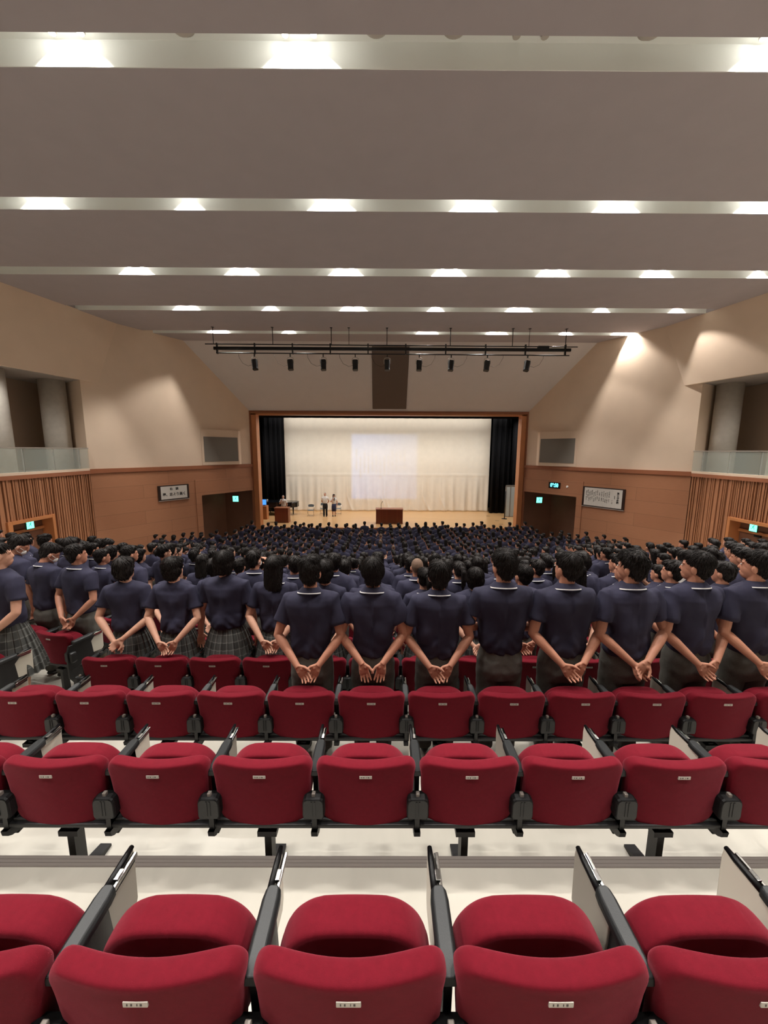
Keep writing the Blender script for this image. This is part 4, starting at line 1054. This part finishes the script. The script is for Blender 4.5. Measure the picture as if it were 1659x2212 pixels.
R_ = random.Random(11)
crowd = []      # (x, y, z, facing, block, row, seat)
for k in range(2, 25):
    y = backy(k) + .43
    if y > 23.4: continue
    for i, x in enumerate(SX):
        crowd.append([x, y, zk(k), 0, 'c', k, i])
for sg, bl in ((-1, 'l'), (1, 'r')):
    for k in range(2, 25):
        for c in range(0, 18):
            x, y = side_pos(sg, k, c, .42)
            lim = 13.2 if sg > 0 else 12.45
            ymax = 23.3 - max(0, abs(x - XC) - 8) * .75
            wl = 16.9 + (abs(x - XC) - 12.84) / (-4.45) * 7.5
            if abs(x) > lim - .7 or y > min(ymax, wl - .8) or (y > 20.6 and abs(x - XC) > 8.2): continue
            if y > 10.5 and abs(x - XC) > .61 * y: continue
            crowd.append([x, y, floor_z(x, y), ANG * sg, bl, k, c])
OVER = {('c', 2, 4): ('b_clasp', 1.0), ('c', 2, 5): ('b_vee', 1.0), ('c', 2, 6): ('b_clasp2', .985), ('c', 2, 7): ('b_front', 1.03), ('c', 2, 8): ('b_left', 1.03),
        ('c', 2, 9): ('b_cross', 1.035), ('c', 2, 10): ('b_left2', 1.035), ('c', 2, 11): ('b_left2', 1.04), ('c', 2, 12): ('b_left', 1.0),
        ('c', 3, 0): ('g_bob', .99), ('c', 3, 1): ('g_bob2', .995), ('c', 3, 2): ('g_side', 1.03), ('c', 3, 3): ('g_long', 1.0), ('c', 3, 4): ('g_bob2', .98), ('c', 3, 5): ('b_vee', .97), ('c', 3, 6): ('g_pony', .93), ('c', 3, 7): ('g_bob', .93),
        ('c', 3, 8): ('b_left', .95), ('c', 3, 9): ('g_long', .97), ('c', 3, 10): ('b_left2', .99), ('c', 3, 11): ('b_left2', .985), ('c', 3, 12): ('b_left', .98),
        ('c', 4, 1): ('g_bob', .98), ('c', 4, 2): ('b_raise', 1.04), ('c', 4, 3): ('b_left', 1.0), ('c', 4, 6): ('b_buzz', .99), ('c', 4, 7): ('g_pony', .96), ('c', 4, 8): ('b_left', 1.0), ('c', 5, 7): ('b_vee', .97),
        ('l', 2, 0): ('g_turn', 1.0), ('l', 3, 0): ('b_right', 1.0), ('l', 3, 1): ('b_bow', .99), ('l', 3, 2): ('b_bow', 1.03), ('l', 4, 0): ('b_right', 1.0), ('r', 4, 0): ('g_turn', .98)}
EMPTY = {('c', 2, i) for i in range(0, 4)} | {('l', 2, c) for c in range(1, 18)} | {('r', 2, c) for c in range(0, 18)}
KB = ['b_clasp', 'b_vee', 'b_clasp', 'b_left', 'b_buzz', 'g_bob', 'g_long', 'g_pony', 'g_side', 'b_vee']
KL = ['b_right', 'b_right', 'b_clasp', 'b_vee', 'g_turn', 'g_bob2', 'b_right', 'g_bob', 'b_bow']
KR = ['b_left', 'b_left2', 'b_left', 'b_cross', 'g_pony', 'b_left', 'b_vee', 'g_long', 'b_left2']
MC = cam.matrix_world.inverted()
def inview(x, y, z, m=.06):
    p = MC @ Vector((x, y, z)); d = -p.z
    return d > .3 and abs(p.x / d) < 829.5 / 852 + m and abs(p.y / d) < 1106 / 852 + m
items = []
for (x, y, z, rz, bl, k, c) in crowd:
    if (bl, k, c) in EMPTY: continue
    if (bl, k, c) not in OVER and R_.random() < (.03 if k < 12 else .05): continue
    if not inview(x, y, z + 1.5, .04 if k > 2 else .1): continue
    items.append((math.hypot(x, y), x, y, z, rz, bl, k, c))
items.sort()
BL = {'c': 'centre block', 'l': 'left block', 'r': 'right block'}
WHITE = {('r', 4, 0), ('r', 13, 12), ('l', 14, 6), ('c', 12, 3)}
stuffitems = []; n_ind = 0
for it in items:
    d, x, y, z, rz, bl, k, c = it
    lod = 0 if d < 4.6 else 1 if d < 9.5 else 2
    key, hs = OVER.get((bl, k, c), (None, None))
    if key is None: key = R_.choice({'c': KB, 'l': KL, 'r': KR}[bl]); hs = R_.uniform(.93, 1.03)
    if bl == 'c' and (bl, k, c) not in OVER and x > 1.6: key = R_.choice(KR)
    jx, jy, jr = R_.uniform(-.04, .04), R_.uniform(-.04, .05), R_.uniform(-.08, .08)
    if (bl, k, c) in OVER: jx *= .5; jy *= .5; jr *= .5
    if bl == 'c' and k < 8 and x > 1.8: jr += .10
    if n_ind >= 300:
        stuffitems.append((key, x + jx, y + jy, z, rz + jr, hs)); continue
    n_ind += 1
    s_ = V0[key]
    if lod < 2:
        o = person(key, lod)
    else:
        kk = (key, 'flat')
        if kk not in BODYCACHE:
            r_ = make_person(s_, 2, seed=50 + len(BODYCACHE)); BODYCACHE[kk] = flatten(r_); drop(r_)
        o = bpy.data.objects.new('person', BODYCACHE[kk]); COL.objects.link(o)
    o.location = (x + jx, y + jy, z); o.rotation_euler = (0, 0, rz + jr); o.scale = (hs * R_.uniform(.97, 1.03), hs, hs)
    pos = c + 1 if bl != 'l' else c + 1
    sidep = {'c': 'from left', 'l': 'from aisle', 'r': 'from aisle'}[bl]
    hd = DESC[s_['hair']]
    lb = 'student with %s%s, %s row of %s, %s %s' % (hd, ', ' + PD[s_['pose']] if lod < 2 and len(hd.split()) + len(PD[s_['pose']].split()) < 7 else '', ORD[k - 2], BL[bl], ORD[c], sidep)
    o['label'] = lb; o['category'] = 'person'; o['group'] = 'students standing in the %s' % BL[bl]
    if (bl, k, c) in WHITE:
        for ch in [o] + list(o.children):
            for sl in ch.material_slots:
                if sl.material == M['polo']: sl.link = 'OBJECT'; sl.material = M['shirtw']
        o['label'] = lb.replace('student with', 'white-topped student,')
# the remaining far rows as one mass
if stuffitems:
    keys = ['b_clasp', 'b_left', 'b_right', 'g_bob', 'b_left2', 'g_pony', 'g_long', 'b_vee', 'g_turn', 'b_cross', 'b_buzz', 'g_side', 'g_bob2', 'b_bow']
    vs = []; fs = []; mi = []; mats = []; nb = 0
    cache = {}
    for key, x, y, z, rz, hs in stuffitems:
        kk = (key, 'flat')
        if kk not in BODYCACHE:
            r_ = make_person(V0[key], 2, seed=50 + len(BODYCACHE)); BODYCACHE[kk] = flatten(r_); drop(r_)
        if kk not in cache:
            src = BODYCACHE[kk]; o = bpy.data.objects.new('tmp', src); COL.objects.link(o)
            m_ = o.modifiers.new('d', 'DECIMATE'); m_.ratio = .35
            dg = bpy.context.evaluated_depsgraph_get(); dg.update(); me = bpy.data.meshes.new_from_object(o.evaluated_get(dg)); bpy.data.objects.remove(o)
            co = np.empty(len(me.vertices) * 3); me.vertices.foreach_get('co', co)
            keep = [(tuple(p.vertices), p.material_index) for p in me.polygons if p.center.z > .75]
            loc = []
            for mm in me.materials:
                if mm not in mats: mats.append(mm)
                loc.append(mats.index(mm))
            cache[kk] = (co.reshape(-1, 3), [q[0] for q in keep], [loc[q[1]] for q in keep])
        co, F_, mm = cache[kk]
        c_, s2 = cos(rz), sin(rz); Rm = np.array([[c_, -s2, 0], [s2, c_, 0], [0, 0, 1]])
        vs.append(co * hs @ Rm.T + np.array([x, y, z])); fs += [tuple(nb + i for i in f) for f in F_]; mi += mm; nb += len(co)
    me = bpy.data.meshes.new('distant_students'); me.from_pydata(np.vstack(vs).tolist(), [], fs)
    for mm in mats: me.materials.append(mm)
    me.polygons.foreach_set('material_index', mi); me.polygons.foreach_set('use_smooth', [True] * len(fs)); me.update()
    o = bpy.data.objects.new('distant_students', me); COL.objects.link(o); o['kind'] = 'stuff'
    tag(o, 'mass of navy-shirted students standing in the far rows before the stage', 'crowd')
print('PEOPLE', n_ind, len(stuffitems))

# ------------------------------------------------------------------ on the stage
def podium(name, x0, x1, y0, y1, z1, lab, cat):
    r = empty(name, ((x0 + x1) / 2, (y0 + y1) / 2, ST)); w_, d_ = (x1 - x0) / 2, (y1 - y0) / 2; tag(r, lab, cat)
    mb = MB()
    mb.quad([(-w_, -d_, .02), (w_, -d_, .02), (w_, -d_, z1), (-w_, -d_, z1)], [(0, 0), (2 * w_, 0), (2 * w_, z1), (0, z1)])
    mb.quad([(w_, -d_, .02), (w_, d_, .02), (w_, d_, z1), (w_, -d_, z1)], [(0, 0), (1, 0), (1, z1), (0, z1)]); mb.quad([(-w_, d_, .02), (-w_, -d_, .02), (-w_, -d_, z1), (-w_, d_, z1)], [(0, 0), (1, 0), (1, z1), (0, z1)])
    mb.quad([(w_, d_, .02), (-w_, d_, .02), (-w_, d_, z1), (w_, d_, z1)]); mb.build('body', M['lectern'], r)
    mb = MB(); mb.box((-w_ - .03, -d_ - .03, z1), (w_ + .03, d_ + .03, z1 + .03)); mb.build('top', M['framedk'], r, bevel=.006)
    mb = MB(); mb.box((-w_ - .015, -d_ - .015, 0), (w_ + .015, d_ + .015, .05)); mb.build('plinth', M['framedk'], r)
    return r
podium('lectern', -.46, 1.32, 25.85, 26.6, .95, 'wide dark wood podium at the centre of the stage', 'podium')
podium('speaker_lectern', -7.25, -6.35, 26.1, 26.7, .98, 'narrow dark wood lectern at the left end of the stage', 'lectern')
r = empty('gooseneck_microphone', (-.12, 26.2, ST + .98)); tag(r, 'thin black gooseneck microphone on the central podium', 'microphone')
mb = MB(); mb.tube([(0, 0, 0), (0, 0, .02)], .05, 16); mb.build('base', M['blackmetal'], r)
mb = MB(); mb.tube([(0, 0, .02), (0, 0, .25), (.02, 0, .36), (.07, 0, .44)], .012, 8); mb.tube([(.07, 0, .44), (.10, 0, .48)], .02, 8); mb.build('stem', M['blackmetal'], r, smooth=True)
# grand piano
r = empty('grand_piano', (-8.1, 29.6, ST)); tag(r, 'black grand piano with closed lid at the left side of the stage', 'piano')
out = [(-.75, -.75), (-.75, .75), (-.3, .76), (.35, .62), (.95, .42), (1.45, .38), (1.72, .1), (1.68, -.35), (1.35, -.68), (.8, -.76)]
mb = MB(); mb.rings([[(x, y, z) for x, y in out[::-1]] for z in (.62, .98)]); mb.build('case', M['piano'], r, bevel=.02)
mb = MB(); mb.rings([[(x * 1.02, y * 1.02, z) for x, y in out[::-1]] for z in (.985, 1.02)]); mb.build('lid', M['piano'], r, bevel=.01)
mb = MB(); mb.box((-.95, -.7, .68), (-.75, .7, .76)); mb.build('keyboard', M['pianow'], r)
mb = MB(); mb.box((-.78, -.5, 1.03), (-.72, .5, 1.10)); mb.build('music_rest', M['pianow'], r)
for lx, ly in ((-.6, -.6), (-.6, .6), (1.3, 0)):
    mb = MB(); mb.tube([(lx, ly, .62), (lx, ly, .3), (lx, ly, .04)], [.07, .05, .035], 12); mb.ell((lx, ly, .035), (.035, .035, .035), n=10, m=6); mb.build('leg', M['piano'], r, smooth=True)
def fold_chair():
    r = empty('folding_chair')
    mb = MB(); mb.box((-.21, -.2, .43), (.21, .2, .455)); mb.build('seat', M['chairfab'], r, bevel=.01)
    mb = MB(); mb.rings([[(x, .2 + .03 * (1 - (x / .2) ** 2) + dy, z) for x, z in ((-.2, .66), (.2, .66), (.21, .74), (.18, .84), (0, .86), (-.18, .84), (-.21, .74))] for dy in (0, .018)]); mb.build('backrest', M['chairfab'], r)
    for sg in (-1, 1):
        mb = MB(); mb.tube([(sg * .225, -.22, 0), (sg * .225, .12, .55), (sg * .215, .215, .84)], .012, 8); mb.build('leg', M['chrome'], r, smooth=True)
        mb = MB(); mb.tube([(sg * .205, .26, 0), (sg * .205, -.16, .43)], .012, 8); mb.build('leg', M['chrome'], r, smooth=True)
    mb = MB(); mb.tube([(-.225, -.17, .08), (.225, -.17, .08)], .009, 6); mb.tube([(-.205, .22, .06), (.205, .22, .06)], .009, 6); mb.build('stretcher', M['chrome'], r, smooth=True)
    return r
ch0 = fold_chair()
for i, (x, y, lb) in enumerate(((-5.35, 28.9, 'empty grey folding chair nearest the piano on the stage'), (-4.55, 29.75, 'grey folding chair behind the man in the white shirt'), (-3.42, 29.75, 'grey folding chair behind the woman on the stage'))):
    o = ch0 if i == 0 else copy_tree(ch0); o.location = (x, y, ST); tag(o, lb, 'chair', 'folding chairs on the stage')
def stage_person(s_, x, y, rz, sc, lab, mic=True):
    o = make_person(s_, 1, seed=90 + int(x)); o.location = (x, y, ST); o.rotation_euler = (0, 0, rz); o.scale = (sc,) * 3; tag(o, lab, 'person')
    if mic:
        r = empty('hand_microphone'); r.matrix_world = Matrix.Translation((x, y, ST)) @ Matrix.Rotation(rz, 4, 'Z')
        mb = MB(); mb.tube([(.05, .23, 1.36), (.03, .19, 1.50)], [.012, .016], 10); mb.build('handle', M['blackmetal'], r, smooth=True)
        mb = MB(); mb.ell((.026, .18, 1.525), (.026, .026, .03), n=10, m=7); mb.build('grille', M['plastic'], r, smooth=True)
        tag(r, 'black hand microphone held by the %s' % ('man behind the narrow lectern' if x < -5 else 'woman standing on the stage'), 'microphone')
    return o
WS = dict(top='shirtw', topname='shirt', low='trousers', lowmat='blackcl', skin='skin2', collar=False)
stage_person(dict(WS, pose='mic', hair='grey', hem=.93), -6.95, 27.3, pi - .1, 1.0, 'man in a white shirt speaking into a microphone behind the narrow lectern')
stage_person(dict(WS, pose='vee', hair='buzz', hem=.95), -4.25, 28.75, pi, 1.02, 'man in white shirt and black trousers standing mid-stage', mic=False)
wm = stage_person(dict(WS, pose='mic', hair='long', lowmat='navycl', low='trousers', hem=.95), -3.62, 28.85, pi + .1, .95, 'long-haired woman in white blouse and navy skirt holding a microphone on stage')
for ch in list(wm.children):
    if ch.name.startswith('trousers'): bpy.data.objects.remove(ch)
mb = MB(); mb.stack([(.40, 0, 0, .17, .14, 2), (.6, 0, 0, .185, .15, 2), (.8, 0, 0, .178, .142, 2.1), (.98, 0, 0, .15, .115, 2.2)], 24); mb.build('skirt', M['navycl'], wm, smooth=True)
mb = MB(); mb.tube([(-.06, .10, 1.46), (-.04, .14, 1.36), (-.02, .15, 1.22)], [.03, .035, .02], 10); mb.tube([(.06, .10, 1.46), (.04, .14, 1.36)], [.03, .03], 10); mb.build('scarf', M['blackcl'], wm, smooth=True)
# odds and ends in the wings
mb = MB(); mb.box((-.3, -.25, 0), (.3, .25, .95)); o = mb.build('side_cabinet', M['frame'], bevel=.01, loc=(-8.45, 27.6, ST)); tag(o, 'light wooden cabinet just inside the left edge of the stage', 'cabinet')
r = empty('monitor', (-8.4, 27.6, ST + .95)); tag(r, 'small blue lit screen standing on the light wooden cabinet', 'monitor')
mb = MB(); mb.box((-.16, -.03, .04), (.2, .03, .46)); mb.build('case', M['blackmetal'], r, bevel=.008)
mb = MB(); mb.box((-.14, -.034, .06), (.18, -.03, .44)); mb.build('screen', M['blue'], r)
mb = MB(); mb.box((-.1, -.1, 0), (.1, .1, .012)); mb.box((-.02, -.02, 0), (.02, .02, .06)); mb.build('stand', M['blackmetal'], r)
r = empty('sliding_screen', (9.55, 28.9, ST)); tag(r, 'pale glazed panel standing in the wing right of the black curtain', 'screen')
mb = MB(); mb.box((-.5, 0, .05), (.4, .04, 2.3)); mb.build('pane', M['winpale'], r)
mb = MB()
for x in (-.52, -.2, .38): mb.box((x, -.02, 0), (x + .05, .06, 2.35))
mb.box((-.52, -.02, 0), (.43, .06, .06)); mb.box((-.52, -.02, 2.3), (.43, .06, 2.36)); mb.build('frame', M['plate'], r)
r = empty('stage_pole', (8.75, 28.0, ST)); tag(r, 'thin black floor stand near the right end of the stage', 'stand')
mb = MB(); mb.tube([(0, 0, .02), (0, 0, 2.0)], .03, 10); mb.build('pole', M['blackmetal'], r, smooth=True)
mb = MB(); mb.tube([(0, 0, 0), (0, 0, .03)], [.2, .18], 20); mb.build('base', M['blackmetal'], r)
for i, (x, y) in enumerate(((7.9, 29.2), (8.0, 27.2), (7.9, 25.9))):
    mb = MB(); mb.box((-.13, -.05, 0), (.13, .05, .004)); o = mb.build('floor_socket_lid', M['brownpanel'], loc=(x, y, ST + .002)); tag(o, 'small dark floor hatch on the right of the stage, %s from the back' % ORD[i], 'floor hatch', 'floor hatches on the stage')

# ------------------------------------------------------------------ unseen projector at the rear of the hall throwing a page of text on the curtain
pd = bpy.data.lights.new('projector_beam', 'SPOT'); pd.energy = 19000; pd.spot_size = rad(16); pd.spot_blend = 0; pd.shadow_soft_size = .003
po = bpy.data.objects.new('projector_beam', pd); COL.objects.link(po)
src = Vector((.3, -7.4, 7.7)); dst = Vector((.1, 31.5, 4.75)); po.location = src; po.name = 'projector_beam'; po.rotation_euler = (dst - src).to_track_quat('-Z', 'Y').to_euler()
pd.use_nodes = True; nt = pd.node_tree; em = nt.nodes['Emission']; em.inputs['Color'].default_value = (.07, .32, 1.0, 1)
tc = nt.nodes.new('ShaderNodeTexCoord'); sp = nt.nodes.new('ShaderNodeSeparateXYZ'); nt.links.new(tc.outputs['Normal'], sp.inputs[0])
az = mnode(nt, 'ABSOLUTE', sp.outputs[2])
U = mnode(nt, 'DIVIDE', mnode(nt, 'DIVIDE', sp.outputs[0], az), .069); V = mnode(nt, 'DIVIDE', mnode(nt, 'DIVIDE', sp.outputs[1], az), .0675)   # -1..1 over the picture
def edge(x):
    q = mnode(nt, 'MULTIPLY', mnode(nt, 'SUBTRACT', 1.0, mnode(nt, 'ABSOLUTE', x)), 14.0)
    return mnode(nt, 'MINIMUM', mnode(nt, 'MAXIMUM', q, 0.0), 1.0)
inb = mnode(nt, 'MULTIPLY', edge(U), edge(V))
colf = mnode(nt, 'MULTIPLY', mnode(nt, 'ADD', U, 1.0), 8.5); ci = mnode(nt, 'FLOOR', colf); cf = mnode(nt, 'FRACT', colf)
incol = mnode(nt, 'LESS_THAN', mnode(nt, 'ABSOLUTE', mnode(nt, 'SUBTRACT', cf, .5)), .15)
def wn(a, b_):
    c_ = nt.nodes.new('ShaderNodeCombineXYZ'); nt.links.new(a, c_.inputs[0]); nt.links.new(b_, c_.inputs[1])
    q = nt.nodes.new('ShaderNodeTexWhiteNoise'); q.noise_dimensions = '2D'; nt.links.new(c_.outputs[0], q.inputs['Vector']); return q.outputs['Value']
rows = mnode(nt, 'FLOOR', mnode(nt, 'MULTIPLY', V, 34.0)); rf = mnode(nt, 'FRACT', mnode(nt, 'MULTIPLY', V, 34.0))
glyph = mnode(nt, 'GREATER_THAN', wn(ci, rows), .22)
glyph = mnode(nt, 'MULTIPLY', glyph, mnode(nt, 'GREATER_THAN', rf, .22))
top = mnode(nt, 'ADD', .25, mnode(nt, 'MULTIPLY', wn(ci, mnode(nt, 'MULTIPLY', ci, 0.0)), .28)); 
seg = mnode(nt, 'MULTIPLY', mnode(nt, 'LESS_THAN', V, top), mnode(nt, 'GREATER_THAN', V, mnode(nt, 'SUBTRACT', top, .62)))
left = mnode(nt, 'MULTIPLY', mnode(nt, 'LESS_THAN', U, .62), mnode(nt, 'GREATER_THAN', U, -.86))
txt = mnode(nt, 'MULTIPLY', mnode(nt, 'MULTIPLY', incol, glyph), mnode(nt, 'MULTIPLY', seg, left))
fade = mnode(nt, 'SUBTRACT', .8, mnode(nt, 'MULTIPLY', U, .3))
val = mnode(nt, 'MULTIPLY', mnode(nt, 'MULTIPLY', inb, fade), mnode(nt, 'SUBTRACT', 1.0, mnode(nt, 'MULTIPLY', txt, .9)))
nt.links.new(val, em.inputs['Strength'])
